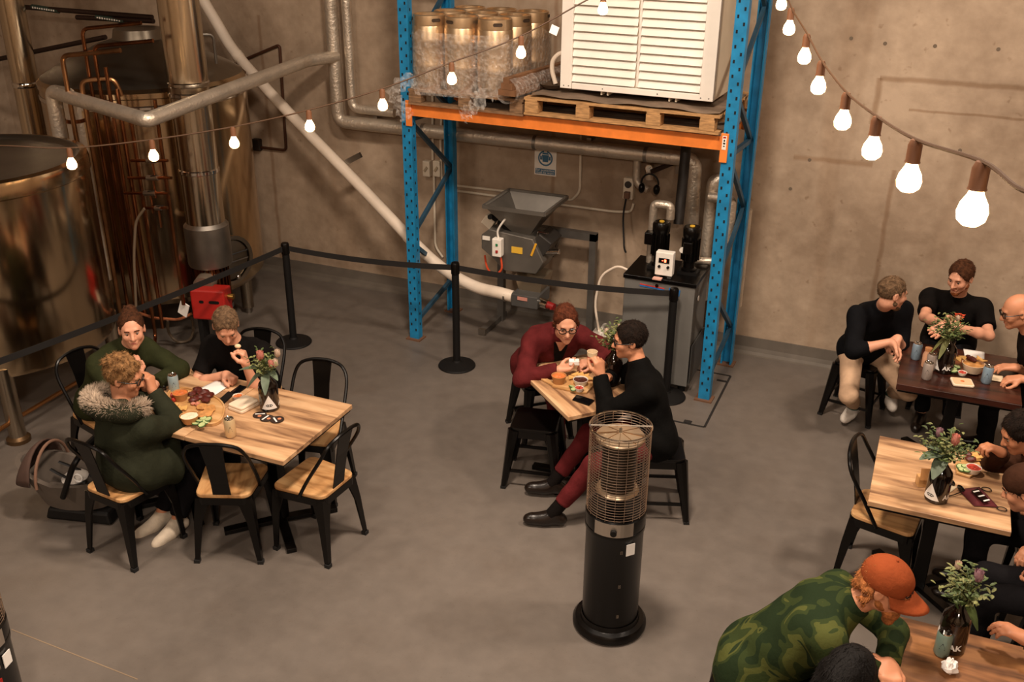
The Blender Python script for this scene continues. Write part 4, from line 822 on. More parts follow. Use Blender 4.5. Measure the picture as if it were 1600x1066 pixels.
# ------------------------------------------------------------------ growlers and bouquets
GLASS = mat('dark_growler_glass', '120a06', .10, spec=.7, coat=.4); LBL = mat('label_white', 'ece8e2', .6)
LEAFA = mat('leaf_grey_green', '5d6b55', .6, var=.25, vs=12); LEAFB = mat('leaf_green', '4a5a2c', .6, var=.3, vs=12); LEAFC = mat('leaf_olive', '7a7c4a', .65, var=.3, vs=12)
PINK = mat('petal_pink', 'd98c7c', .6, var=.2, vs=15); PALE = mat('petal_pale', 'd9bfa8', .6, var=.15, vs=15); MAUVE = mat('petal_mauve', 'a8808a', .6, var=.2); STEM = mat('stem_green', '55602f', .6)
def wrap(vs, R, a0, z0): return [V(R*cos(a0+u/R), R*sin(a0+u/R), z0+v) for u, v in vs]
def growler(loc, az, label):
    t = thing('growler_bottle', label, 'bottle', loc, az, 'dark glass growlers'); R = .061          # triangle faces local +x
    MB().lathe([(0, 0), (.055, 0), (R, .008), (R, .155), (.055, .18), (.035, .205), (.022, .225), (.020, .255), (.024, .258), (.024, .27), (.018, .272), (.016, .25), (.0, .24)], n=32, cap=False).build('bottle_glass', GLASS, t, True)
    MB().tube([(-.02-.018*cos(a), .0, .225+.022*sin(a)) for a in [2*pi*i/12 for i in range(12)]], .006, 6, closed=True).build('finger_loop', GLASS, t, True)
    n = 10; r = R+.0008; vs = []; fs = []                               # white triangle
    for j in range(n+1):
        f = j/n; hw = .052*(1-f)
        for i in range(7): vs.append((-hw+2*hw*i/6, f*.098))
    fs = [(j*7+i, j*7+i+1, j*7+8+i, j*7+7+i) for j in range(n) for i in range(6)]
    lb = MB().add(wrap(vs, r, 0, .022), fs).build('triangle_label', LBL, t, True)
    ey = []; k = 20; m = MB(); r2 = R+.0016
    for s in (-1, 1):                                                    # eye outline: two lids and iris ring
        up = [(s*(.006+.017*q/6), .009*(1-(q/6)**2)) for q in range(7)]; lo = [(s*(.006+.017*q/6), -.009*(1-(q/6)**2)) for q in range(7)]
        A = wrap(up, r2, 0, .050); B = wrap([(x*.86, y*.45) for x, y in up], r2, 0, .050); C = wrap(lo, r2, 0, .050); D = wrap([(x*.86, y*.45) for x, y in lo], r2, 0, .050)
        for P, Q in ((A, B), (C, D)): m.add(P+Q, [(i, i+1, 7+i+1, 7+i) for i in range(6)])
    ro = wrap([(.008*cos(2*pi*i/k), .008*sin(2*pi*i/k)) for i in range(k)], r2, 0, .050); ri = wrap([(.0045*cos(2*pi*i/k), .0045*sin(2*pi*i/k)) for i in range(k)], r2, 0, .050)
    m.add(ro+ri, [(i, (i+1) % k, k+(i+1) % k, k+i) for i in range(k)]); m.build('eye_emblem', BLACKM, lb)
    vs, fs = text_mesh('AK', .040, .0012); MB().add([V(r*cos(1.55+v[0]/R), r*sin(1.55+v[0]/R), .045+v[1]) for v in vs], fs).build('lettering', LBL, t)
    return t
def leaf(m, base, d, L, w, droop, nrm=None):
    d = Vector(d).normalized(); s = d.cross(V(0, 0, 1)); s = (V(1, 0, 0) if s.length < .05 else s).normalized(); vs = []; n = 5
    for i in range(n+1):
        f = i/n; p = base+d*L*f+V(0, 0, -droop*f*f); ww = w*sin(pi*min(.97, f*.92+.05))**.8/2; vs += [p-s*ww+V(0, 0, ww*.3), p, p+s*ww+V(0, 0, ww*.3)]
    m.add(vs, [(3*i+k, 3*i+k+1, 3*i+k+4, 3*i+k+3) for i in range(n) for k in range(2)])
def bouquet(loc, label, seed, blooms, big, sprig, spread, hgt, col):
    rnd = random.Random(seed); t = thing('flower_bouquet', label, 'bouquet', (loc[0], loc[1], loc[2]+.225), 0, 'flower bouquets')
    for i in range(7):
        a = rnd.uniform(0, 2*pi); r = spread*rnd.uniform(.2, .6); MB().tube(spline([(0, 0, 0), (r*.3*cos(a), r*.3*sin(a), hgt*.4), (r*cos(a), r*sin(a), hgt*.8)], 4), .003, 6).build('stem', STEM, t)
    for i, (dx, dy, dz, s, mm) in enumerate(blooms):
        b = None
        for ring, (nn, tilt, ln) in enumerate(((9, .95, 1.), (7, .6, .95), (5, .25, .9))):
            m = MB()
            for k in range(nn):
                a = 2*pi*k/nn+ring*.5; d = V(cos(a)*sin(tilt*.75), sin(a)*sin(tilt*.75), cos(tilt*.75)); u = d.cross(V(0, 0, 1)).normalized(); vs = []
                for q in range(5):
                    f = q/4; p = V(dx, dy, dz)+d*s*ln*f+V(0, 0, s*.35*f*f)-V(cos(a), sin(a), 0)*s*.3*f*f; w = s*.32*sin(pi*(.15+.8*f)); vs += [p-u*w, p+V(cos(a), sin(a), 0)*s*.06, p+u*w]
                m.add(vs, [(3*q+j, 3*q+j+1, 3*q+j+4, 3*q+j+3) for q in range(4) for j in range(2)])
            o = m.build('bloom_petals' if ring else 'bloom', mm, t if b is None else b, True)
            if b is None: b = o
    for i, (az, el, L, w, dr, mm) in enumerate(big):
        m = MB(); leaf(m, V(0, 0, hgt*.3), (cos(radians(az))*cos(radians(el)), sin(radians(az))*cos(radians(el)), sin(radians(el))), L, w, dr); m.build('large_leaf', mm, t, True)
    for kind, (cnt, mm) in enumerate(sprig):
        m = MB()
        for i in range(cnt):
            a = rnd.uniform(0, 2*pi); e = rnd.uniform(.25, 1.35); L = rnd.uniform(.6, 1.1); tip = V(cos(a)*cos(e)*spread, sin(a)*cos(e)*spread, hgt*(.25+.8*sin(e)))*L
            for q in range(9):
                f = .3+.7*q/8; p = tip*f+V(rnd.uniform(-.012, .012), rnd.uniform(-.012, .012), rnd.uniform(-.008, .012)); b = rnd.uniform(0, 2*pi); leaf(m, p, (cos(b), sin(b), rnd.uniform(-.1, .8)), rnd.uniform(.02, .034), rnd.uniform(.010, .018), .004)
        m.build('foliage_sprigs', mm, t)['kind'] = 'stuff'
    return t
def toward(p): return atan2(-p[1], -p[0])            # azimuth from p back to the viewer
TZ = .751
g1, g2, g3, g4, g5 = Z(422, 638, TZ), Z(1462, 780, TZ), Z(1474, 580, TZ), Z(1484, 1012, TZ), Z(957, 598, TZ)
growler(g1, toward(g1)-.05, 'dark glass growler with white eye triangle label standing by three coasters')
growler(g2, toward(g2)-.55, 'dark glass growler with white eye triangle label beside the red face mask')
growler(g3, toward(g3)-1.25, 'dark glass growler between cans and snack bowl on the dark table')
growler(g4, toward(g4)-1.2, 'dark glass growler behind the pale green can on the worn table')
growler(g5, toward(g5)-.3, 'dark glass growler half hidden behind the man in black')
bouquet(g1, 'bouquet of pink protea with broad grey leaves by the three coasters', 1, [(-.01, -.03, .12, .055, PINK), (.09, -.02, .09, .045, PALE), (.06, .05, .12, .045, PALE), (.08, -.05, .10, .04, PINK)], [(200, 5, .17, .055, .03, LEAFA), (230, -25, .14, .055, .05, LEAFA), (-60, -20, .15, .055, .06, LEAFA), (-20, 0, .12, .05, .04, LEAFA), (120, 15, .12, .05, .02, LEAFA)], ((16, LEAFC), (10, LEAFB)), .13, .17, None)
bouquet(g2, 'bouquet of pink protea and leafy sprigs above the red face mask', 2, [(.03, -.02, .13, .055, PINK), (-.05, .02, .14, .045, MAUVE)], [(215, 5, .15, .075, .03, LEAFA), (250, -25, .14, .075, .04, LEAFA), (190, 25, .13, .05, .02, LEAFA)], ((26, LEAFB), (18, LEAFC)), .17, .19, None)
bouquet(g3, 'leafy green bouquet in front of the man with the orange crest', 3, [(.02, .0, .15, .035, PALE)], [(200, -40, .14, .045, .06, LEAFC), (240, -50, .15, .045, .05, LEAFC), (150, 10, .12, .04, .03, LEAFA)], ((30, LEAFB), (22, LEAFC)), .17, .19, None)
bouquet(g4, 'loose bouquet of sprigs with one mauve protea beyond the orange cap', 4, [(.04, -.01, .15, .05, MAUVE), (-.04, .03, .16, .035, PALE)], [(-40, -30, .12, .05, .05, LEAFB), (100, 10, .1, .04, .02, LEAFB)], ((24, LEAFB), (18, LEAFC)), .12, .19, None)
bouquet(g5, 'pale flowering sprigs showing above the head of the man in black', 5, [(-.05, -.03, .13, .035, PALE), (.02, .02, .16, .03, PALE)], [(180, 20, .1, .03, .02, LEAFC)], ((30, LEAFC), (16, LEAFB)), .13, .20, None)
# ------------------------------------------------------------------ cans, cups, food
def can(px, py, col, label, patch='2b2b33', tilt=0):
    p = Z(px, py, TZ); t = thing('drink_can', label, 'can', p, toward(p), 'drink cans'); cm = mat('can_'+col, col, .35, .3)
    MB().lathe([(.0, .004), (.022, .004), (.026, 0), (.033, .012), (.033, .108), (.028, .120)], n=28, cap=False).build('can_body', cm, t, True); MB().lathe([(.028, .120), (.0275, .124), (.025, .122), (.024, .117), (0, .117)], n=28, cap=False).build('can_lid', CHROME, t, True)
    pm = mat('can_print', patch, .5); m = MB(); m.add(wrap([(-.011, 0), (.011, 0), (0, .024)], .0335, 0, .058), [(0, 1, 2)]); m.add(wrap([(-.012, -.012), (.012, -.012), (.012, -.006), (-.012, -.006)], .0335, 0, .058), [(0, 1, 2, 3)]); m.build('printed_mark', pm, t)
    MB().box((.006, 0, .1185), (.018, .010, .002)).build('ring_pull', STEELD, t)
can(273, 612, '9fb4b8', 'pale blue can beside the oval sharing platter'); can(361, 682, 'd8bd92', 'cream can at the table edge near the oval platter')
can(1430, 561, '8ea6b8', 'light blue can at the end of the dark table by the man in cream trousers'); can(1540, 598, '8ea6b8', 'light blue can before the bald man on the dark table'); can(1447, 592, 'b5a79e', 'silver grey can with dark triangle in front of its twin on the dark table'); can(1453, 578, 'b5a79e', 'silver grey can behind its twin with the triangle on the dark table'); can(1470, 1022, '7f968a', 'pale green can standing before the growler on the worn table')
p = Z(1446, 572, TZ); t = thing('sauce_bottle', 'peach coloured sauce jar behind the silver cans', 'jar', p); PE = mat('peach_glass', 'd8a482', .35); MB().lathe([(0, 0), (.03, 0), (.031, .09), (.022, .11), (.022, .12)], n=20, cap=False).build('jar_body', PE, t, True); MB().lathe([(.024, .118), (.024, .138), (0, .14)], n=16, cap=False).build('lid', mat('lid_tan', 'c98a5c', .5), t, True)
def bowl(px, py, r, h, m, fill, label, z=TZ, cat='bowl'):
    p = Z(px, py, z); t = thing('dip_bowl', label, cat, p, 0, 'bowls of dip and salad'); MB().lathe([(0, 0), (r*.72, 0), (r, h), (r*.94, h), (r*.7, .008), (0, .008)], n=28, cap=False).build('bowl_shell', m, t, True)
    q = MB(); n = 20; rnd = random.Random(px); rows = 4; vs = [V(0, 0, h*.9)]
    for j in range(1, rows+1):
        for i in range(n): vs.append(V(r*.9*j/rows*cos(2*pi*i/n), r*.9*j/rows*sin(2*pi*i/n), h*.84+rnd.uniform(-.003, .004)))
    q.add(vs, [(0, 1+i, 1+(i+1) % n) for i in range(n)]+[(1+j*n+i, 1+(j+1)*n+i, 1+(j+1)*n+(i+1) % n, 1+j*n+(i+1) % n) for j in range(rows-1) for i in range(n)]); q.build('filling', fill, t, True); return t
KRAFT = mat('kraft_card', 'b5804c', .7); IVORY = mat('ivory_ceramic', 'e4dcd0', .4); DIPO = mat('orange_dip', 'd0723a', .55, var=.25, vs=40); DIPC = mat('cream_dip', 'e6dcc0', .5, var=.1, vs=40); DIPR = mat('red_salsa', 'c0402c', .5, var=.4, vs=60); DIPB = mat('dark_relish', '4a2218', .4, var=.4, vs=50); BOARD = wood('board_timber', 'd8b080', 'c49660', 'a87a48'); BOARDR = wood('board_red_timber', 'a8683c', '8c5230', '643518')
def board(poly, label, m, z=TZ, h=.015, rim=False):
    c = sum((Z(*p, z) for p in poly), V(0, 0, 0))/len(poly); t = thing('serving_board', label, 'board', (c.x, c.y, z)); P = [Z(*p, z)-c for p in poly]; P = [(q.x, q.y) for q in P]
    ar = sum(P[i-1][0]*P[i][1]-P[i][0]*P[i-1][1] for i in range(len(P))); P = P if ar > 0 else P[::-1]
    MB().prism(P, 0, h).build('board_slab', m, t, bevel=.003)
    if rim: MB().tube([(x*.985, y*.985, h+.004) for x, y in P], .006, 8, closed=True).build('board_rim', m, t, True)
    return t
def ovalpx(c, a, b, rot, n=28, pw=.7):
    out = []
    for i in range(n):
        q = 2*pi*i/n; x, y = a*math.copysign(abs(cos(q))**pw, cos(q)), b*math.copysign(abs(sin(q))**pw, sin(q)); out.append((c[0]+x*cos(rot)-y*sin(rot), c[1]+x*sin(rot)+y*cos(rot)))
    return out
board(ovalpx((305, 638), 47, 24, .28), 'oval timber sharing platter loaded with meats, dips and salad', BOARD, rim=True)
HB = TZ+.016
bowl(283, 624, .05, .05, KRAFT, DIPO, 'tan cup of orange dip on the oval platter', HB); bowl(297, 659, .058, .045, KRAFT, DIPC, 'tan cup of cream dip on the oval platter', HB)
def lumps(name, pts, rr, m, label, cat, z, flatn=.45, group=None, seed=0, join=False):
    rnd = random.Random(seed)
    for i, (px, py) in enumerate(pts):
        p = Z(px, py, z); r = rr*rnd.uniform(.8, 1.2); q = MB(); q.ell((0, 0, r*flatn), (r, r*.75, r*flatn), nu=12, nv=7); q.v = [(x*(1+rnd.uniform(-.16, .16)), y*(1+rnd.uniform(-.16, .16)), zz*(1+rnd.uniform(-.1, .2))) for x, y, zz in q.v]; o = q.build(name, m, loc=p, rz=rnd.uniform(0, 3), smooth=True); tag(o, label, cat, group)
MEAT = mat('cured_meat', '5a2018', .45, var=.4, vs=40); CRK = mat('cracker', 'd9a860', .7, var=.25, vs=40); SALM = mat('pink_meat', 'c98068', .5, var=.3, vs=40); CUKE = mat('cucumber_flesh', 'b8c48a', .5, var=.15, vs=50); CUKS = mat('cucumber_skin', '3c5c28', .5); ORNG = mat('carrot_orange', 'd97a3c', .5, var=.2); TOM = mat('tomato_red', 'a82a1c', .35); BREAD = mat('bread_crust', 'c48a4c', .75, var=.35, vs=25)
lumps('cured_meat', [(300, 618), (309, 613), (318, 617), (326, 621), (312, 623), (322, 628), (303, 627)], .034, MEAT, 'folded dark cured meat on the oval platter', 'meat', HB, .4, 'cured meats on the oval platter', 1)
lumps('tomato', [(271, 621), (272, 628)], .018, TOM, 'small red tomato at the end of the oval platter', 'tomato', HB, .8, 'tomatoes on the oval platter', 2)
lumps('flat_bread', [(316, 638), (328, 641), (319, 650)], .05, BREAD, 'torn golden flat bread on the oval platter', 'bread', HB, .25, 'breads on the oval platter', 3)
lumps('pink_meat', [(302, 633), (309, 634)], .02, SALM, 'pink rolled meat in the middle of the oval platter', 'meat', HB, .5, 'pink meats on the oval platter', 4)
def discs(name, pts, r, h, m, label, cat, z, group, seed=0, n=14, poly=None, rim=None):
    rnd = random.Random(seed)
    for i, (px, py) in enumerate(pts):
        p = Z(px, py, z+.004*(i % 3)); R = Matrix.Rotation(rnd.uniform(-.25, .25), 3, 'X') @ Matrix.Rotation(rnd.uniform(-.25, .25), 3, 'Y'); q = MB(); k = poly or n
        q.prism([(r*cos(2*pi*j/k), r*sin(2*pi*j/k)) for j in range(k)], 0, h); q.v = [tuple(R @ Vector(v)+V(0, 0, r*.25)) for v in q.v]
        o = q.build(name, m, loc=p, rz=rnd.uniform(0, 3)); tag(o, label, cat, group)
        if rim: q2 = MB(); q2.tube([R @ V(r*cos(2*pi*j/14), r*sin(2*pi*j/14), h/2)+V(0, 0, r*.25) for j in range(14)], h*.55, 6, closed=True); q2.build('skin', rim, o, True)
discs('cucumber_slice', [(306, 664), (312, 660), (316, 666), (322, 661), (318, 656), (326, 657)], .02, .008, CUKE, 'green cucumber slice on the oval platter', 'cucumber', HB, 'cucumber slices on the oval platter', 5, rim=CUKS)
discs('corn_chip', [(273, 636), (280, 641), (277, 648), (284, 650), (288, 640)], .034, .005, CRK, 'golden corn chip on the oval platter', 'corn chip', HB, 'corn chips on the oval platter', 6, poly=3)
def sheet(px4, m, label, cat, name, z=TZ, h=.003, bend=0., lift=0.):
    P = [Z(*p, z) for p in px4]; c = sum(P, V(0, 0, 0))/4; n = 6; vs = []
    for j in range(n+1):
        for i in range(n+1):
            u, v = i/n, j/n; p = P[0]*(1-u)*(1-v)+P[1]*u*(1-v)+P[2]*u*v+P[3]*(1-u)*v; vs.append(p-c+V(0, 0, h+bend*sin(u*pi)*sin(v*3)+lift*v))
    m_ = MB().add(vs, [(j*(n+1)+i, j*(n+1)+i+1, (j+1)*(n+1)+i+1, (j+1)*(n+1)+i) for j in range(n) for i in range(n)]); o = m_.build(name, m, loc=c, smooth=True); s = o.modifiers.new('thick', 'SOLIDIFY'); s.thickness = .002; return tag(o, label, cat)
sheet([(312, 608), (337, 596), (361, 602), (337, 618)], PAPER, 'folded white paper napkin before the man in the black T-shirt', 'napkin', 'paper_napkin', bend=.008)
def slab(px4, m, label, cat, name, h=.009, z=TZ, screen=None):
    P = [Z(*p, z) for p in px4]; c = sum(P, V(0, 0, 0))/4; P = [(q-c) for q in P]; ar = sum(P[i-1].x*P[i].y-P[i].x*P[i-1].y for i in range(4)); P = P if ar > 0 else P[::-1]
    t = thing(name, label, cat, (c.x, c.y, z)); MB().prism([(q.x, q.y) for q in P], 0, h).build('case', m, t, bevel=.003)
    if screen: MB().prism([(q.x*.92, q.y*.92) for q in P], h, h+.0008).build('screen', screen, t)
    return t
SCR = mat('phone_glass', '0a0a0c', .08)
slab([(360, 614), (375, 603), (386, 606), (371, 617)], BLACK, 'black phone lying beside the white napkin', 'phone', 'smartphone', screen=SCR); slab([(341, 628), (357, 614), (366, 617), (350, 632)], BLACKM, 'black wallet lying against the phone', 'wallet', 'black_wallet', .014)
slab([(894, 626), (901, 618), (929, 627), (920, 635)], BLACK, 'black phone on the diagonal table edge', 'phone', 'smartphone', screen=SCR)
bowl(372, 624, .032, .028, IVORY, DIPO, 'small orange dip cup beside the white food box')
def clam(px4, m, label, lid=None, h=.04):
    P = [Z(*p, TZ) for p in px4]; c = sum(P, V(0, 0, 0))/4; P = [q-c for q in P]; ar = sum(P[i-1].x*P[i].y-P[i].x*P[i-1].y for i in range(4)); P = P if ar > 0 else P[::-1]; t = thing('food_box', label, 'food box', (c.x, c.y, TZ))
    w, d = (P[1]-P[0]).length, (P[2]-P[1]).length; e = (P[1]-P[0]).normalized(); t.rotation_euler.z = atan2(e.y, e.x); pl = rrect(w, d, .018)
    MB().prism(pl, 0, h*.55).build('box_base', m, t, bevel=.006)
    if lid: MB().prism([(x*.97, y*.97) for x, y in pl], h*.55, h).build('box_lid', m, t, bevel=.008)
    else:
        MB().prism([(x*.86, y*.86) for x, y in pl], h*.55, h*.55+.001).build('tray_floor', mat('tray_inside', 'd8b890', .7), t); MB().ell((0, 0, h*.56), (.014, .012, .006)).build('sauce_spot', DIPO, t, True)
    return t
clam([(361, 638), (387, 623), (403, 634), (374, 650)], mat('bagasse', 'e6d2b8', .8), 'closed white takeaway food box beside the growler', True); clam([(1485, 592), (1519, 595), (1521, 607), (1487, 604)], mat('bagasse', 'e6d2b8', .8), 'open cream food tray on the dark table front edge', None, .03)
for i, (px, py) in enumerate(((406, 649), (417, 654), (433, 656))):
    p = Z(px, py, TZ+.002*i); t = thing('beer_coaster', 'round dark coaster near the growler, %s' % ('touching the growler', 'between the other two', 'farthest from the food box')[i], 'coaster', p, .5+i, 'round coasters'); MB().cyl((0, 0, 0), (0, 0, .003), .043, n=28).build('coaster_disc', mat('coaster_dark', '2a1a12', .6), t); MB().box((0, .012, .0033), (.06, .01, .0008)).build('white_band', LBL, t); MB().cyl((.0, -.015, .003), (.0, -.015, .0038), .012, n=12).build('copper_dot', mat('coaster_dot', 'c9805c', .5), t)
t = thing('sunglasses', 'dark sunglasses lying beside the pale blue can', 'sunglasses', Z(262, 610, TZ), .6)
for s in (-1, 1): MB().ell((s*.032, 0, .018), (.026, .006, .018)).build('lens', SCR, t, True); MB().tube([(s*.06, 0, .022), (s*.058, .07, .012), (s*.05, .11, .006)], .003, 6).build('temple', BLACK, t)
# diagonal table
pb = [(862, 606), (872, 596), (895, 588), (920, 590), (931, 600), (917, 616), (905, 616)]
t = board(pb, 'timber paddle board with cups of dip on the diagonal table', BOARD); a, b = Z(866, 603, TZ)-t.location, Z(838, 588, TZ)-t.location; MB().bar(a+V(0, 0, .008), b+V(0, 0, .008), .035, .014).build('board_handle', BOARD, t, bevel=.003)
bowl(873, 598, .05, .055, KRAFT, DIPO, 'tan cup of chunky dip on the paddle board', HB); bowl(907, 601, .05, .04, IVORY, DIPB, 'white bowl of dark relish on the paddle board', HB); bowl(905, 611, .03, .026, IVORY, DIPR, 'small white cup of salsa on the paddle board', HB)
discs('cucumber_slice', [(893, 606), (896, 610)], .017, .008, CUKE, 'green cucumber slice on the paddle board', 'cucumber', HB, 'cucumber slices on the paddle board', 8, rim=CUKS); discs('corn_chip', [(893, 592), (900, 588), (908, 588), (915, 590), (921, 594)], .036, .005, CRK, 'golden corn chip on the paddle board', 'corn chip', HB, 'corn chips on the paddle board', 9, poly=3)
sheet([(928, 580), (938, 570), (952, 577), (942, 588)], PAPER, 'crumpled white napkin in front of the man in black', 'napkin', 'paper_napkin', bend=.02)
# mask table
board([(1492, 727), (1512, 706), (1536, 714), (1530, 740), (1515, 748), (1494, 742)], 'timber board of chips and salad under the protea bouquet', BOARD)
bowl(1520, 738, .042, .034, IVORY, DIPR, 'white cup of tomato salsa on the board by the bouquet', HB); discs('cucumber_slice', [(1503, 736), (1508, 731), (1511, 737), (1500, 731)], .019, .008, CUKE, 'green cucumber slice on the board by the bouquet', 'cucumber', HB, 'cucumber slices by the bouquet', 11, rim=CUKS); discs('corn_chip', [(1519, 716), (1525, 713), (1530, 717), (1524, 720)], .034, .005, CRK, 'golden corn chip on the board by the bouquet', 'corn chip', HB, 'corn chips by the bouquet', 12, poly=3); lumps('cured_meat', [(1512, 712), (1516, 720)], .03, MEAT, 'dark cured meat on the board by the bouquet', 'meat', HB, .4, 'cured meats by the bouquet', 13)
p = Z(1440, 758, TZ); t = thing('menu_block', 'small timber menu block behind the growler', 'menu block', p, .35); MB().box((0, 0, .03), (.06, .05, .06)).build('block_body', BOARD, t, bevel=.003); MB().box((0, -.02, .08), (.05, .003, .07), R=Matrix.Rotation(-.2, 3, 'X')).build('card', KRAFT, t)
sheet([(1476, 757), (1496, 762), (1480, 774), (1474, 770)], mat('cream_napkin', 'dcc8a8', .8), 'cream napkin corner behind the growler', 'napkin', 'cream_napkin', bend=.01)
MK = mat('mask_red', '5e1a20', .85, var=.2, vs=30); o = sheet([(1497, 766), (1530, 762), (1560, 794), (1522, 792)], MK, 'dark red cloth face mask lying on the pale table', 'face mask', 'face_mask', bend=.022)
c = o.location; a, b = Z(1541, 766, TZ)-c, Z(1565, 797, TZ)-c
for q in (a, b): MB().tube([q+V(.025*cos(s), .02*sin(s), .006) for s in [2*pi*i/12 for i in range(12)]], .0025, 6, closed=True).build('ear_loop', BLACKM, o)
slab([(1517, 768), (1527, 764), (1547, 784), (1536, 786)], BLACK, 'black card with white stripes lying on the face mask', 'card', 'striped_card', .006, TZ+.028, SCR)
for i in range(3):
    a, b = Z(1521+i*8, 769+i*7, TZ+.036), Z(1530+i*8, 767+i*7, TZ+.036); tag(MB().bar(a, b, .010, .0015).build('white_stripe_sticker', LBL), 'white stripe on the black card, %s from the growler' % ('first', 'second', 'third')[i], 'sticker', 'stripes on the black card')
t = thing('sunglasses', 'dark sunglasses between the growler and the face mask', 'sunglasses', Z(1493, 763, TZ), 2.4)
for s in (-1, 1): MB().ell((s*.032, 0, .018), (.026, .006, .018)).build('lens', SCR, t, True); MB().tube([(s*.06, 0, .022), (s*.058, .07, .012), (s*.05, .11, .006)], .003, 6).build('temple', BLACK, t)
# dark table
board(ovalpx((1512, 575), 28, 10, .1, pw=.9), 'round red timber board under the snack bowl on the dark table', BOARDR); bowl(1519, 580, .075, .06, mat('card_bowl', 'd8c0a4', .7), BREAD, 'pale card bowl of chips on the dark table', HB); bowl(1503, 586, .03, .022, IVORY, DIPR, 'small cup of salsa beside the card bowl', HB); discs('cucumber_slice', [(1491, 582), (1490, 577), (1495, 575)], .02, .008, CUKE, 'green cucumber slice beside the card bowl', 'cucumber', HB, 'cucumber slices on the dark table', 14, rim=CUKS)
discs('corn_chip', [(1530, 563), (1522, 562), (1535, 566), (1497, 563), (1505, 561)], .036, .005, CRK, 'golden corn chip in the card bowl', 'corn chip', HB+.055, 'corn chips on the dark table', 15, poly=3); lumps('dark_meat', [(1512, 562), (1519, 565)], .032, MEAT, 'dark meat in the card bowl', 'meat', HB+.05, .5, 'dark meats on the dark table', 16)
sheet([(1505, 546), (1538, 551), (1538, 562), (1507, 557)], PAPER, 'white menu card lying behind the card bowl', 'menu card', 'menu_card', lift=-.0); sheet([(1549, 586), (1567, 588), (1567, 598), (1547, 595)], mat('cream_napkin', 'dcc8a8', .8), 'small cream napkin by the light blue can of the bald man', 'napkin', 'cream_napkin')
q = Z(1482, 1050, TZ); m = MB().ell((0, 0, .03), (.035, .03, .03), nu=14, nv=9); rnd = random.Random(4); m.v = [(x*rnd.uniform(.7, 1.2), y*rnd.uniform(.7, 1.2), max(0, z*rnd.uniform(.7, 1.25))) for x, y, z in m.v]; tag(m.build('crumpled_tissue', PAPER, loc=q), 'crumpled white tissue on the worn table', 'tissue')
# ------------------------------------------------------------------ festoon lights
BULB = bpy.data.materials.new('bulb_glow'); BULB.use_nodes = True; bb = BULB.node_tree.nodes['Principled BSDF']; bb.inputs['Base Color'].default_value = (1, .8, .5, 1); bb.inputs['Emission Color'].default_value = (1, .60, .28, 1); bb.inputs['Emission Strength'].default_value = 10
SOCK = mat('bulb_socket', '6a4226', .6); CABLE = mat('festoon_cable', '4a3018', .6)
def festoon(label, pts, cable, tagpt=None):
    t = thing('festoon_lights', label, 'string lights', pts[0], 0, 'festoon light strings')
    MB().tube(spline(cable, 6), .0045, 6).build('cable', CABLE, t, True, world=True)
    for p in pts:
        MB().lathe([(.0, .095), (.012, .095), (.017, .082), (.017, .045), (.019, .04), (0, .04)], p, 12, cap=False).build('socket', SOCK, t, True, world=True)
        MB().lathe([(.012, .042), (.016, .03), (.026, .012), (.030, -.006), (.027, -.022), (.016, -.032), (0, -.035)], p, 18, cap=False).build('bulb', BULB, t, True, world=True)
    if tagpt is not None: MB().box(tagpt, (.05, .003, .05), R=Matrix.Rotation(.35, 3, 'Y')).build('paper_tag', PAPER, t, world=True)
def dep(px, py, d): r = ray(px, py); return V(r[0]*d, r[1]*d, CAMZ+r[2]*d)
b1 = [(112, 256, 4.3), (240, 243, 4.55), (366, 223, 4.8), (484, 197, 5.0), (598, 164, 5.2), (706, 123, 5.4), (814, 82, 5.6), (942, 14, 5.8)]
P1 = [Y(*q) for q in b1]; W1 = [p+V(0, 0, .095) for p in P1]; W1 = [V(X0+.02, 2.9, 2.75), Y(-130, 262, 4.0)+V(0, 0, .115), Y(0, 258, 4.1)+V(0, 0, .115)]+W1+[Y(1050, -50, 6.0), Y(1140, -120, 6.3), V(-.9, WY-.01, 4.95)]
festoon('string of warm bulbs slung before the tanks and rack', P1, W1, Y(866, 47, 5.65))
b2 = [(1221, 6, 5.45), (1233, 44, 4.9), (1257, 88, 4.4), (1279, 134, 3.92), (1317, 188, 3.48), (1363, 232, 2.98), (1421, 279, 2.42), (1520, 327, 1.95)]
P2 = [dep(*q) for q in b2]; W2 = [V(-.9, WY-.01, 5.0), dep(1212, -60, 6.0)]+[p+V(0, 0, .095) for p in P2]+[dep(1600, 298, 1.66), dep(1720, 318, 1.5), V(.52, 1.42, 3.34), V(.9, 1.2, 3.36), V(1.6, .85, 3.42), V(2.8, .3, 3.6), V(4.98, -.6, 4.2)]
festoon('string of warm bulbs running overhead toward the balcony', P2, W2)
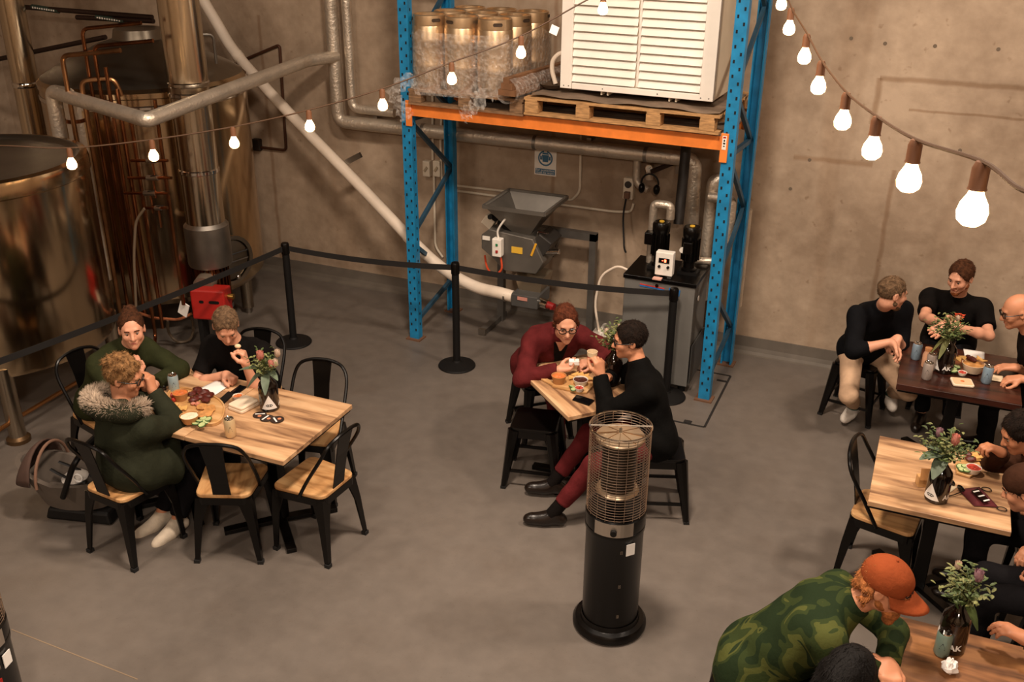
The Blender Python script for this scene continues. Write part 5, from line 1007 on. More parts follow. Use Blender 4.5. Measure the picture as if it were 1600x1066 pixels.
# ------------------------------------------------------------------ people: smooth-blended volumes meshed as one surface
A_ = lambda p: np.array(p, float)
def unit(v): v = A_(v); return v/max(1e-9, np.linalg.norm(v))
def rc(a, b, ra, rb=None, k=.02, op='u', cap=False): return ('c', A_(a), A_(b), ra, ra if rb is None else rb, k, op, cap)
def el(c, r, R=None, k=.02, op='u'): return ('e', A_(c), A_(r), R, k, op)
def mesh_sdf(prims, h, wob=0., wf=30., seed=0):
    L, H = [], []
    for p in prims:
        if p[-2 if p[0] == 'c' else -1] != 'u': continue
        if p[0] == 'c': r = max(p[3], p[4]); L.append(np.minimum(p[1], p[2])-r); H.append(np.maximum(p[1], p[2])+r)
        else: r = p[2].max(); L.append(p[1]-r); H.append(p[1]+r)
    lo = np.min(L, 0)-3*h; hi = np.max(H, 0)+3*h; n = np.ceil((hi-lo)/h).astype(int)+1; D = np.full(n, .2, np.float32); ax = [(lo[i]+h*np.arange(n[i])).astype(np.float32) for i in range(3)]
    for p in prims:
        if p[0] == 'c': _, a, b, ra, rb, k, op, cap = p; r = max(ra, rb); b0, b1 = np.minimum(a, b)-r, np.maximum(a, b)+r
        else: _, c, rad, R, k, op = p; r = rad.max(); b0, b1 = c-r, c+r
        i0 = np.maximum(((b0-k-2*h-lo)/h).astype(int), 0); i1 = np.minimum(((b1+k+2*h-lo)/h).astype(int)+2, n)
        if (i1 <= i0).any(): continue
        s = tuple(slice(i0[i], i1[i]) for i in range(3)); X = ax[0][s[0]][:, None, None]; Y_ = ax[1][s[1]][None, :, None]; Z_ = ax[2][s[2]][None, None, :]
        if p[0] == 'c':
            d = b-a; L2 = max(1e-9, d @ d); X, Y_, Z_ = X-a[0], Y_-a[1], Z_-a[2]; t0 = (X*d[0]+Y_*d[1]+Z_*d[2])/L2; t = np.clip(t0, 0, 1)
            q = np.sqrt((X-t*d[0])**2+(Y_-t*d[1])**2+(Z_-t*d[2])**2)-(ra+(rb-ra)*t)
            if cap: q = np.maximum(q, (t0-1)*sqrt(L2))
        else:
            X, Y_, Z_ = X-c[0], Y_-c[1], Z_-c[2]
            if R is not None: X, Y_, Z_ = [R[i][0]*X+R[i][1]*Y_+R[i][2]*Z_ for i in range(3)]
            k0 = np.sqrt((X/rad[0])**2+(Y_/rad[1])**2+(Z_/rad[2])**2); k1 = np.sqrt((X/rad[0]**2)**2+(Y_/rad[1]**2)**2+(Z_/rad[2]**2)**2)+1e-6; q = k0*(k0-1)/k1
        S_ = D[s]
        if op == 'u': e = np.maximum(k-np.abs(S_-q), 0)/k; D[s] = np.minimum(S_, q)-e*e*k*.25
        else: e = np.maximum(k-np.abs(S_+q), 0)/k; D[s] = np.maximum(S_, -q)+e*e*k*.25
    if wob:
        X, Y_, Z_ = ax[0][:, None, None], ax[1][None, :, None], ax[2][None, None, :]; o = seed*1.7
        D += (wob*(np.sin(X*wf+1.3*np.sin(Z_*wf*.7+o))*np.sin(Y_*wf*.8+o)*.6+np.sin(Z_*wf*1.3+2*np.sin(X*wf*.5+Y_*wf*.6+o))*.6)).astype(np.float32)
    B = D < 0; c = np.zeros(n-1, np.uint8)
    for i in (0, 1):
        for j in (0, 1):
            for k in (0, 1): c += B[i:n[0]-1+i, j:n[1]-1+j, k:n[2]-1+k]
    I = np.argwhere((c > 0) & (c < 8)); idx = np.full(n-1, -1, np.int32); idx[tuple(I.T)] = np.arange(len(I))
    off = np.array([(i, j, k) for i in (0, 1) for j in (0, 1) for k in (0, 1)]); vals = np.stack([D[tuple((I+o).T)] for o in off], 1); P = np.zeros((len(I), 3)); W_ = np.zeros(len(I))
    for a in range(8):
        for b in range(a+1, 8):
            if np.abs(off[a]-off[b]).sum() != 1: continue
            va, vb = vals[:, a], vals[:, b]; m = (va < 0) != (vb < 0); t = np.where(m, va/np.where(m, va-vb, 1), 0)[:, None]; P += np.where(m[:, None], off[a]+t*(off[b]-off[a]), 0); W_ += m
    V_ = lo+h*(I+P/W_[:, None]); Q = []
    for x in range(3):
        s0 = [slice(None)]*3; s1 = [slice(None)]*3; s0[x] = slice(0, -1); s1[x] = slice(1, None); E = np.argwhere(B[tuple(s0)] != B[tuple(s1)]); y, z = (x+1) % 3, (x+2) % 3
        E = E[(E[:, y] > 0) & (E[:, z] > 0) & (E[:, y] < n[y]-1) & (E[:, z] < n[z]-1)]; ins = B[tuple(E.T)]
        def cell(dy, dz): q = E.copy(); q[:, y] += dy; q[:, z] += dz; return idx[tuple(q.T)]
        q = np.stack([cell(-1, -1), cell(0, -1), cell(0, 0), cell(-1, 0)], 1); q[~ins] = q[~ins][:, ::-1]; Q.append(q)
    return V_, np.concatenate(Q)
def sdf_obj(name, prims, h, m, parent, wob=0., wf=30., seed=0):
    Vv, Q = mesh_sdf(prims, h, wob, wf, seed); Vv = Vv-A_(parent.location); me = bpy.data.meshes.new(name); me.vertices.add(len(Vv)); me.vertices.foreach_set('co', Vv.ravel()); me.loops.add(Q.size); me.loops.foreach_set('vertex_index', Q.ravel().astype(np.int32)); me.polygons.add(len(Q)); me.polygons.foreach_set('loop_start', np.arange(0, Q.size, 4, dtype=np.int32)); me.polygons.foreach_set('loop_total', np.full(len(Q), 4, np.int32)); me.polygons.foreach_set('use_smooth', np.ones(len(Q), bool)); me.update(calc_edges=True); me.materials.append(m)
    o = bpy.data.objects.new(name, me); COL.objects.link(o); o.parent = parent; return o
def ik(a, b, l1, l2, hint):
    a, b = A_(a), A_(b); d = b-a; L = np.linalg.norm(d); L2 = min(max(L, abs(l1-l2)+.02), (l1+l2)*.995); u = d/L; b = a+u*L2; x = (l1*l1-l2*l2+L2*L2)/(2*L2); y = sqrt(max(0, l1*l1-x*x)); v = A_(hint)-(A_(hint) @ u)*u; v = unit(v); return a+u*x+v*y, b
def skin(name, c): return mat(name, c, .5, var=.10, vs=9, spec=.4)
SK1 = skin('skin_fair', 'd69a7c'); SK2 = skin('skin_warm', 'c98a68'); SK3 = skin('skin_tan', 'b87a58'); LIPM = mat('lips', 'a85a4c', .45); EYEW = mat('eye_white', 'a89484', .3); IRIS = mat('iris_dark', '24160e', .2); SOLE = mat('shoe_sole', 'c9c0b4', .7); FRAMEM = mat('spectacle_frame', '17100c', .3)
def cloth(name, c, var=.18, rough=.85, vs=14): return mat(name, c, rough, var=var, vs=vs, bump=.3, bs=45, spec=.1)
def hand(prims, w, d, nrm, left, curl=.5, spread=1., s=1., thumb_in=.3):
    d = unit(d); nrm = unit(A_(nrm)-(A_(nrm) @ d)*d); side = np.cross(d, nrm)*(1 if left else -1)            # side points to the thumb
    w = A_(w)
    for i, (o, L) in enumerate(((.030, .072), (.010, .080), (-.011, .075), (-.030, .058))):
        o *= s; L *= s; kn = w+d*(.088-.006*abs(i-1))*s+side*o*spread; prims.append(rc(w+d*.012*s+side*o*.45, kn, .0185*s, .0125*s, .018)); p = kn; ang = 0
        for q, (fr, rr) in enumerate(((.44, .0102), (.32, .0092), (.24, .0085))):
            ang += curl*(1.0, 1.15, .8)[q]*(1+.08*i); dd = d*cos(ang)+nrm*sin(ang); e = p+dd*L*fr; prims.append(rc(p, e, rr*s, rr*.93*s, .004)); p = e
    b0 = w+d*.022*s+side*.022*s; b1 = b0+(d*.030+side*.026+nrm*(.012+.02*thumb_in))*s; b2 = b1+(d*.030+side*(.010-.02*thumb_in)+nrm*(.008+.02*thumb_in))*s; b3 = b2+(d*.024-side*.006*thumb_in+nrm*.010*thumb_in)*s
    prims += [rc(b0, b1, .017*s, .013*s, .014), rc(b1, b2, .0125*s, .0108*s, .005), rc(b2, b3, .0108*s, .009*s, .005)]
    return w+d*.05*s+nrm*.03*s
def person(label, hip, az, head, haz, hpit, wr, wl, ar, al, top, bottom, shoes, sk=SK1, er=None, el_=None, kr=None, kl=None, hr=None, hl=None, toe_r=None, toe_l=None, hair=None, g=1., fem=False, h=.0065, extra=None, s=1.):
    f0 = A_((cos(radians(az)), sin(radians(az)), 0)); r0 = A_((sin(radians(az)), -cos(radians(az)), 0)); z = A_((0, 0, 1)); hip, head = A_(hip), A_(head)
    t = thing('person', label, 'person', (hip[0], hip[1], 0)); fa = A_((cos(radians(haz))*cos(radians(hpit)), sin(radians(haz))*cos(radians(hpit)), sin(radians(hpit)))); rh = A_((sin(radians(haz)), -cos(radians(haz)), 0)); uh = np.cross(rh, fa)
    Sc = head+unit(hip-head)*.248-f0*.015; hw = (.165 if fem else .185)*s; shR, shL = Sc+r0*hw-z*.015, Sc-r0*hw-z*.015; sp_ = unit(Sc-hip); hd = .085 if not fem else .092
    hR, hL = hip+r0*hd, hip-r0*hd; UA, FA = .285*s, .255*s
    eR, wR = ik(shR, wr, UA, FA, er if er is not None else -z*.6+r0*.5-f0*.3); eL, wL = ik(shL, wl, UA, FA, el_ if el_ is not None else -z*.6-r0*.5-f0*.3)
    TL, SL = .43*s, .42*s; kR, aR = ik(hR, ar, TL, SL, kr if kr is not None else f0+z*.8); kL, aL = ik(hL, al, TL, SL, kl if kl is not None else f0+z*.8)
    fr_ = unit(toe_r) if toe_r is not None else f0; fl_ = unit(toe_l) if toe_l is not None else f0
    def Hd(x, y, zz): return head+rh*x*s+fa*y*s+uh*zz*s
    RH = np.array([rh, fa, uh]); B = []
    B += [rc(hR, hL, .095*g, k=.05), rc(hip+r0*.05, Sc+r0*.075-sp_*.10, .092*g, .098*g, .06), rc(hip-r0*.05, Sc-r0*.075-sp_*.10, .092*g, .098*g, .06), rc(shR, shL, .055, k=.05), rc(Sc-sp_*.06, Sc+sp_*.04, .075, .055, .05)]
    nb = Hd(0, -.02, -.07); B.append(rc(Sc+sp_*.02, nb, .054*s*(.9 if fem else 1.05), .050*s*(.9 if fem else 1.05), .03))
    for sh, e_, w_ in ((shR, eR, wR), (shL, eL, wL)): B += [rc(sh, e_, .046*s, .037*s, .03), rc(e_, e_+(w_-e_)*.35, .038*s, .039*s, .02), rc(e_+(w_-e_)*.35, w_, .038*s, .025*s, .02)]
    for hh_, kk, aa, ff in ((hR, kR, aR, fr_), (hL, kL, aL, fl_)): B += [rc(hh_, kk, .078*g, .05, .04), rc(kk, kk+(aa-kk)*.35, .05, .05, .03), rc(kk+(aa-kk)*.35, aa, .048, .034, .02), rc(aa-z*.02, aa+ff*.10-z*.055, .030, .020, .02)]
    # head
    B += [el(Hd(0, -.012, .030), A_((.075, .094, .084))*s, RH, .02), el(Hd(0, .028, -.022), A_((.060, .062, .082))*s, RH, .03), rc(Hd(-.040, .005, -.062), Hd(0, .066, -.092), .026*s, .020*s, .025), rc(Hd(.040, .005, -.062), Hd(0, .066, -.092), .026*s, .020*s, .025), rc(Hd(-.030, .080, .024), Hd(.030, .080, .024), .011*s, k=.015), el(Hd(-.038, .062, -.026), A_((.022,)*3)*s, None, .02), el(Hd(.038, .062, -.026), A_((.022,)*3)*s, None, .02)]
    B += [el(Hd(x, .099, .004), A_((.017, .016, .011))*s, RH, .012, 's') for x in (-.030, .030)]
    B += [rc(Hd(0, .086, .010), Hd(0, .108, -.030), .009*s, .0125*s, .010), el(Hd(-.012, .096, -.034), A_((.009,)*3)*s, None, .006), el(Hd(.012, .096, -.034), A_((.009,)*3)*s, None, .006), rc(Hd(-.018, .084, -.058), Hd(.018, .084, -.058), .009*s, k=.010), rc(Hd(-.015, .082, -.069), Hd(.015, .082, -.069), .008*s, k=.008)]
    for x in (-1, 1): B += [el(Hd(x*.077, -.008, -.004), A_((.010, .020, .031))*s, RH, .008), el(Hd(x*.085, .0, -.002), A_((.005, .010, .017))*s, RH, .006, 's')]
    z0 = A_((0, 0, 1)); hr = hr or {}; hl = hl or {}; hs = s*(.92 if fem else 1.02)
    cr_ = hand(B, wR, hr.get('d', wR-eR), hr.get('n', -z0), False, hr.get('c', .45), hr.get('sp', 1.), hs, hr.get('t', .4)); cl_ = hand(B, wL, hl.get('d', wL-eL), hl.get('n', -z0), True, hl.get('c', .45), hl.get('sp', 1.), hs, hl.get('t', .4))
    sdf_obj('body', B, h, sk, t)
    L0 = A_(t.location)
    def M3(x, y, zz): return Vector(Hd(x, y, zz)-L0)
    RM = Matrix([[rh[i], fa[i], uh[i]] for i in range(3)])
    for x in (-1, 1):
        e = MB().ell(M3(x*.030, .0745, .003), .0115*s, nu=12, nv=8).build('eye', EYEW, t, True); MB().ell(M3(x*.030, .0815, .0), .0068*s, nu=10, nv=6).build('iris', IRIS, e, True)
        MB().tube([M3(x*.015, .093, .021), M3(x*.030, .094, .026), M3(x*.046, .083, .021)], .0032*s, 6).build('eyebrow', (hair or {}).get('m', IRIS), t, True)
    MB().ell(M3(0, .0895, -.0625), (.020*s, .006*s, .0062*s), R=RM, nu=12, nv=6).build('lips', LIPM, t, True)
    # clothes
    th = top.get('th', .016); kind = top['k']; C = [rc(hR, hL, .098*g+th*.8, k=.05), rc(hip+r0*.05, Sc+r0*.075-sp_*.09, .094*g+th, .100*g+th, .06), rc(hip-r0*.05, Sc-r0*.075-sp_*.09, .094*g+th, .100*g+th, .06), rc(shR, shL, .044+th*.9, k=.05), rc(Sc-sp_*.06, Sc+sp_*.02+(nb-Sc)*(.55 if kind != 'tee' else .36), .078+th, .057+th*.35, .04, cap=True)]
    if g > 1.05 or top.get('belly'): C.append(el(hip+(Sc-hip)*.40+f0*.05, (.13*g, .12*g, .15), None, .06))
    if fem: C.append(rc(Sc-sp_*.17+r0*.065+f0*.085, Sc-sp_*.17-r0*.065+f0*.085, .062+th*.5, k=.05))
    for sh, e_, w_, nm in ((shR, eR, wR, 'r'), (shL, eL, wL, 'l')):
        if kind == 'tee': C.append(rc(sh, sh+(e_-sh)*.72, .050+th, .047+th, .045, cap=True))
        else:
            end = top.get('len', .97); C += [rc(sh, e_, .047+th*.9, .039+th*.9, .045), rc(e_, e_+(w_-e_)*end, .039+th*.9, .029+th*.8, .025, cap=True)]
    if kind == 'parka':
        for hh_, kk in ((hR, kR), (hL, kL)): C.append(rc(hh_, hh_+(kk-hh_)*.55, .10+th, .095+th, .07, cap=True))
        C += [rc(hip, hip-f0*.01-z*.06, .11+th, .12+th, .06, cap=True), rc(Sc-sp_*.08-f0*.02, hip, .115+th, .125+th, .05)]
    if kind in ('jacket', 'parka'): C.append(rc(Sc+sp_*.0-r0*.04, Sc+sp_*.0+r0*.04, .075+th*.6, k=.04)); C.append(el(Hd(0, .06, -.12), (.06, .06, .09), None, .03, 's'))
    shirt_o = sdf_obj(top.get('n', 'shirt'), C, .0095, top['m'], t, top.get('wob', .0034), top.get('wf', 32), len(label))
    T_ = [rc(hR, hL, .100*g, k=.05), rc(hip, hip+sp_*.06, .105*g, .10*g, .05)]
    bl = bottom.get('len', .93)
    for hh_, kk, aa in ((hR, kR, aR), (hL, kL, aL)): T_ += [rc(hh_, kk, .090*g, .064, .05), rc(kk, kk+(aa-kk)*bl, .064, .054, .04, cap=True)]
    sdf_obj('trousers', T_, .0105, bottom['m'], t, .0035, 30, 3)
    for aa, ff, kk in ((aR, fr_, kR), (aL, fl_, kL)):
        so = aa-z*.055
        F_ = [rc(aa-z*.012, so+ff*.07, .043, .038, .03), rc(so-ff*.045, so+ff*.14, .040, .036, .03), rc(so+ff*.05, so+ff*.17-z*.004, .036, .030, .03)]
        o = sdf_obj('shoe', F_, .008, shoes['m'], t)
        if shoes.get('sock'): sdf_obj('sock', [rc(aa+unit(kk-aa)*.14, aa-z*.02+ff*.015, .044, .044, .02)], .009, shoes['sock'], t)
    # hair
    if hair and hair.get('k'):
        hk = hair['k']; gth = hair.get('th', .012); Hh = [el(Hd(0, -.016, .034), A_((.077+gth*.7, .094+gth, .085+gth))*s, RH, .02)]
        if hk in ('bun', 'tied'): Hh += [rc(Hd(0, -.06, .06), Hd(0, -.10, .03), .05, .04, .03)]
        if hk == 'bun': Hh += [el(Hd(0, -.075, .105), (.042, .042, .036), None, .012)]
        if hk == 'tied': Hh += [rc(Hd(0, -.10, .0), Hd(.02, -.12, -.12), .035, .02, .02), rc(Hd(-.07, .0, .0), Hd(-.075, -.01, -.10), .022, .012, .02), rc(Hd(.07, .0, .0), Hd(.075, -.01, -.09), .02, .012, .02)]
        if hk == 'long': Hh += [rc(Hd(-.065, -.03, .0), Hd(-.085, -.05, -.18), .04, .035, .03), rc(Hd(.065, -.03, .0), Hd(.085, -.05, -.18), .04, .035, .03), rc(Hd(0, -.09, .0), Hd(0, -.11, -.20), .06, .05, .03)]
        if hk == 'curly':
            rnd = random.Random(5)
            for i in range(60): a = radians(180+rnd.uniform(-80, 80)); Hh.append(el(Hd(.084*sin(a), .092*cos(a)-.012, rnd.uniform(-.09, .0)), (rnd.uniform(.010, .017),)*3, None, .005))
        if hk == 'fluffy':
            rnd = random.Random(6)
            for i in range(40): a = rnd.uniform(0, 2*pi); e = rnd.uniform(.1, 1.4); Hh.append(el(Hd(.08*cos(a)*cos(e), -.025+.095*sin(a)*cos(e), .045+.085*sin(e)), (rnd.uniform(.016, .026),)*3, None, .008))
        Hh += [el(Hd(0, .098, hair.get('cut', -.016)), A_((.068, .064, .092))*s, RH, .012, 's'), el(Hd(-.080, .030, -.075), A_((.05, .055, .06))*s, RH, .01, 's'), el(Hd(.080, .030, -.075), A_((.05, .055, .06))*s, RH, .01, 's')]
        if hk in ('short', 'bun', 'curly', 'fluffy', 'crop'): Hh.append(el(Hd(0, -.05, -.135), A_((.10, .12, .075))*s, RH, .01, 's'))
        ho = sdf_obj('hair', Hh, .0065, hair['m'], t, hair.get('wob', .0022), hair.get('wf', 95), 2)
        me = ho.data; nv = len(me.vertices); co = np.empty(nv*3); no = np.empty(nv*3); me.vertices.foreach_get('co', co); me.vertices.foreach_get('normal', no); co = co.reshape(-1, 3); no = no.reshape(-1, 3)
        rg = np.random.RandomState(4); pick = rg.choice(nv, min(nv, 1500)); P_, N_ = co[pick], no[pick]; tgt = (Hd(0, -.03, .13) if hk not in ('bun', 'tied') else Hd(0, -.11, .09))-L0
        dv = (P_-tgt)*(1 if hk not in ('bun', 'tied') else -1); dv = dv+rg.normal(0, .03 if hk in ('short', 'crop', 'bun', 'tied', 'long') else .12, dv.shape); dv -= (dv*N_).sum(1, keepdims=True)*N_; dv /= np.linalg.norm(dv, axis=1, keepdims=True)+1e-6; sd_ = np.cross(dv, N_)
        ln = rg.uniform(.012, .026, (len(pick), 1))*(1.6 if hk in ('long', 'fluffy', 'tied') else 1); tip = P_+dv*ln+N_*rg.uniform(.002, .008, (len(pick), 1)); vv = np.stack([P_-sd_*.0022-N_*.001, P_+sd_*.0022-N_*.001, tip], 1).reshape(-1, 3)
        q_ = MB(); q_.add([tuple(v) for v in vv], [(3*i, 3*i+1, 3*i+2) for i in range(len(pick))]); q_.build('hair_strands', hair['m'], t)['kind'] = 'stuff'
    if hair and hair.get('beard'):
        Bd = [rc(Hd(-.046, .010, -.056), Hd(0, .066, -.098), .026*s, .024*s, .02), rc(Hd(.046, .010, -.056), Hd(0, .066, -.098), .026*s, .024*s, .02), rc(Hd(-.020, .084, -.048), Hd(.020, .084, -.048), .0085*s, k=.010)]
        if hair.get('full'): Bd.append(rc(Hd(0, .07, -.10), Hd(0, .075, -.14), .036, .026, .02))
        Bd.append(el(Hd(0, .100, -.063), (.020, .018, .010), RH, .006, 's')); sdf_obj('beard', Bd, .006, hair.get('bm', hair['m']), t, .0016, 110, 4)
    if extra and extra.get('glasses'):
        m = MB()
        for x in (-1, 1): m.tube([M3(x*.033+.024*cos(a), .101-.004*abs(x*.033+.024*cos(a))/.05, .003+.019*sin(a)) for a in [2*pi*i/20 for i in range(20)]], .0032, 6, closed=True); m.tube([M3(x*.057, .096, .010), M3(x*.078, .06, .010), M3(x*.084, -.01, .006)], .0028, 6)
        m.tube([M3(-.009, .104, .006), M3(0, .106, .009), M3(.009, .104, .006)], .003, 6); m.build('spectacles', FRAMEM, t, True)
    if extra and extra.get('cap'):
        cm = extra['cap']; sdf_obj('cap_crown', [el(Hd(0, -.010, .040), A_((.088, .106, .092))*s, RH, .01), el(Hd(0, 0, -.085), (.16, .17, .108), RH, .012, 's')], .0075, cm, t, .001, 40, 1)
        if extra.get('brim'):
            m = MB(); vs = []; n = 15; k = 6
            for j in range(k):
                for i in range(n): a = radians(-78+156*i/(n-1)); q = j/(k-1); rr = A_((.086*sin(a)*(1+.06*q), .096*cos(a)+.085*q*cos(a)**.6 if cos(a) > 0 else 0, .022-.022*q-.028*(sin(a)**2)*q)); vs.append(M3(rr[0], rr[1]+.004, rr[2]))
            m.add(vs, [(j*n+i, j*n+i+1, (j+1)*n+i+1, (j+1)*n+i) for j in range(k-1) for i in range(n-1)]); o = m.build('cap_brim', cm, t, True); sm = o.modifiers.new('thick', 'SOLIDIFY'); sm.thickness = .004
            m = MB(); rnd = random.Random(2)
            for i in range(9): a = radians(-30+60*i/8); p0 = M3(.091*sin(a), -.010+.1095*cos(a)-.002, .040+.016*rnd.uniform(-.5, .5)); p1 = p0+Vector(rh*.012*rnd.uniform(.4, 1)+uh*.014*rnd.uniform(-.8, .8)); m.tube([p0, p1], .0022, 5)
            m.build('embroidered_script', BLACKM, t)
            MB().ell(M3(0, -.012, .133), .006).build('cap_button', cm, t, True)
    return dict(t=t, Hd=Hd, M3=M3, Sc=Sc, f0=f0, r0=r0, sp=sp_, cr=cr_, cl=cl_, wR=wR, wL=wL, fa=fa, rh=rh, uh=uh, L0=L0, eR=eR, eL=eL, shirt=shirt_o)
from mathutils.bvhtree import BVHTree
def decal(d, name, m, O, rt, up, fr, polys, off=.004):          # lay flat shapes onto the shirt surface
    me = d['shirt'].data; bv = BVHTree.FromPolygons([v.co for v in me.vertices], [tuple(p.vertices) for p in me.polygons]); q = MB(); fv = Vector(fr)
    for vs, fs in polys:
        out = []
        for u, v in vs:
            p = Vector(O+rt*u+up*v-d['L0']); h = bv.ray_cast(p+fv*.5, -fv)[0]; out.append((h if h is not None else p)+fv*off)
        q.add(out, fs)
    return q.build(name, m, d['t'], True)
def pz(px, py, z): return A_(Z(px, py, z))
HBRN = mat('hair_brown', '4a2c1a', .8, var=.5, vs=45, spec=.15, bump=.5, bs=120); HDRK = mat('hair_dark', '1c120c', .8, var=.5, vs=45, spec=.15, bump=.5, bs=120); HGRY = mat('hair_grey_brown', '6e5640', .8, var=.5, vs=45, spec=.15, bump=.5, bs=120); HFAIR = mat('hair_dark_blonde', '8a6540', .8, var=.5, vs=45, spec=.15, bump=.5, bs=120); HAUB = mat('hair_auburn', '5a2e1c', .8, var=.5, vs=45, spec=.15, bump=.5, bs=120); HGIN = mat('hair_ginger', 'a8683a', .8, var=.5, vs=45, spec=.15, bump=.5, bs=120); HBLK = mat('hair_black', '0b0807', .7, spec=.2, bump=.5, bs=120)
BT = cloth('black_jersey', '0e0b0a'); DK = cloth('dark_denim', '121012'); OLV = cloth('olive_nylon', '2c2f1a'); PRK = cloth('parka_green', '292b1f', .14); MRN = cloth('maroon_fleece', '571d1e', .22); MTR = cloth('maroon_trouser', '5e2022'); NVY = cloth('dark_navy_knit', '0d0d10'); CRM = cloth('cream_chino', 'c2a184', .12); BLKL = mat('black_leather', '1a110c', .3, var=.2); WSH = cloth('white_trainer', 'd8cfc4', .1); TSH = cloth('tan_slipper', 'c9bba8', .15); BRJ = cloth('brown_knit', '3c2418', .25); BLKJ = cloth('black_wool', '070605')
# camouflage knit
def camo():
    m = cloth('camo_knit', '3a4424', .0); nt = m.node_tree; b = nt.nodes['Principled BSDF']; tc = nt.nodes.new('ShaderNodeTexCoord'); n = nt.nodes.new('ShaderNodeTexNoise'); n.inputs['Scale'].default_value = 7.5; n.inputs['Detail'].default_value = 1.5; n.inputs['Distortion'].default_value = .8; nt.links.new(tc.outputs['Object'], n.inputs[0])
    r = nt.nodes.new('ShaderNodeValToRGB'); r.color_ramp.interpolation = 'CONSTANT'; e = r.color_ramp.elements; e[0].position = 0; e[0].color = (*lin('1f2b18'), 1); e[1].position = .46; e[1].color = (*lin('2f391d'), 1); q = e.new(.56); q.color = (*lin('4a4e26'), 1); q = e.new(.66); q.color = (*lin('232e1a'), 1); nt.links.new(n.outputs['Fac'], r.inputs[0]); nt.links.new(r.outputs[0], b.inputs['Base Color']); return m
CAMO = camo()
zz = A_((0, 0, 1.))
person('woman in an olive green jacket eating with a hand at her mouth', (-4.86, 4.42, .56), -14, pz(206, 515, 1.16), -46, 0, pz(217, 584, .95), pz(243, 600, .80), A_((-4.48, 4.32, .09)), A_((-4.48, 4.54, .09)), dict(k='jacket', m=OLV, th=.026, n='jacket', wob=.0045), dict(m=DK), dict(m=BLKL), SK1, er=A_((.2, -.5, -1)), el_=A_((.4, .9, -.3)), hr=dict(d=pz(206, 548, 1.06)-pz(217, 584, .95), n=A_((-.8, .6, .1)), c=.22), hl=dict(d=pz(228, 606, .80)-pz(243, 600, .80), c=.9, n=A_((-.5, -.5, -.6))), hair=dict(k='bun', m=HBRN, th=.004, cut=.008), fem=True, s=.97)
d = person('man in a black T-shirt lifting a bite of food', (-4.12, 5.04, .56), -82, pz(353, 509, 1.13), -48, -34, pz(352, 585, .80), pz(384, 570, .92), A_((-4.22, 4.62, .09)), A_((-4.02, 4.62, .09)), dict(k='tee', m=BT, th=.018, n='t_shirt'), dict(m=DK), dict(m=BLKL), SK1, er=A_((-1, -.1, -.4)), el_=A_((.25, -.6, -1)), hr=dict(d=A_((.9, -.25, -.05)), c=1.25, n=A_((-.1, -.3, -1))), hl=dict(d=A_((-.05, -.05, 1)), n=A_((-.75, -.4, .1)), c=.85, t=.9), hair=dict(k='short', m=HGRY, th=.006), g=1.12)
p = d['wL']+A_((-.03, -.02, .135)); tag(MB().ell((0, 0, 0), (.022, .018, .014)).build('bread_piece', mat('pale_bread', 'e2c6a0', .8), loc=p, smooth=True), 'pale piece of bread in the raised hand', 'bread')
# parka wearer with fur hood
d = person('person in a dark green parka with fur-trimmed hood eating at the table', (-4.11, 3.84, .56), 76, pz(194, 589, 1.10), 22, -14, pz(238, 612, .93), pz(228, 606, .94), A_((-3.98, 4.0, .09)), A_((-4.12, 4.02, .09)), dict(k='parka', m=PRK, th=.036, n='parka', wob=.004, wf=24), dict(m=DK), dict(m=TSH), SK2, er=A_((.7, .3, -1)), el_=A_((-.4, .6, -.8)), hr=dict(d=A_((-.25, .25, .8)), n=A_((-.9, -.1, .2)), c=.9), hl=dict(d=A_((-.15, .15, .8)), n=A_((-.8, -.3, .2)), c=.9), toe_r=(-.2, -1, -.2), toe_l=(-.4, -1, -.2), hair=dict(k='fluffy', m=HFAIR, th=.012, wob=.004, wf=120), extra=dict(glasses=True), kr=A_((.3, 1, .4)), kl=A_((.3, 1, .4)))
t, Sc, f0, r0 = d['t'], d['Sc'], d['f0'], d['r0']; L0 = d['L0']; path = []
for i in range(25):
    a = radians(-118+236*i/24); path.append(Sc+zz*(.105+.03*cos(a))-f0*(.02+.145*cos(a))+r0*.175*sin(a))
sdf_obj('hood', [rc(path[i], path[i+1], .045, k=.03) for i in range(3, 21)]+[rc(Sc-f0*.10+zz*.0, Sc-f0*.16-zz*.10, .08, .05, .06)], .0095, PRK, t, .003, 30, 1)
m = MB(); rnd = random.Random(9)
for i in range(5200):
    q = rnd.uniform(0, 23.99); j = int(q); c = path[j]*(1-q+j)+path[j+1]*(q-j); tg = unit(path[j+1]-path[j]); o = unit(np.cross(tg, A_((rnd.gauss(0, 1), rnd.gauss(0, 1), rnd.gauss(0, 1))))); b = c+o*.030+zz*.022; e = b+o*rnd.uniform(.022, .045)+tg*rnd.uniform(-.015, .015); s = np.cross(o, tg)*.0034
    m.add([Vector(b-s-L0), Vector(b+s-L0), Vector(e-L0)], [(0, 1, 2)])
m.build('fur_trim', mat('fur_beige', 'cdb8a2', .9, var=.3, vs=30), t)['kind'] = 'stuff'
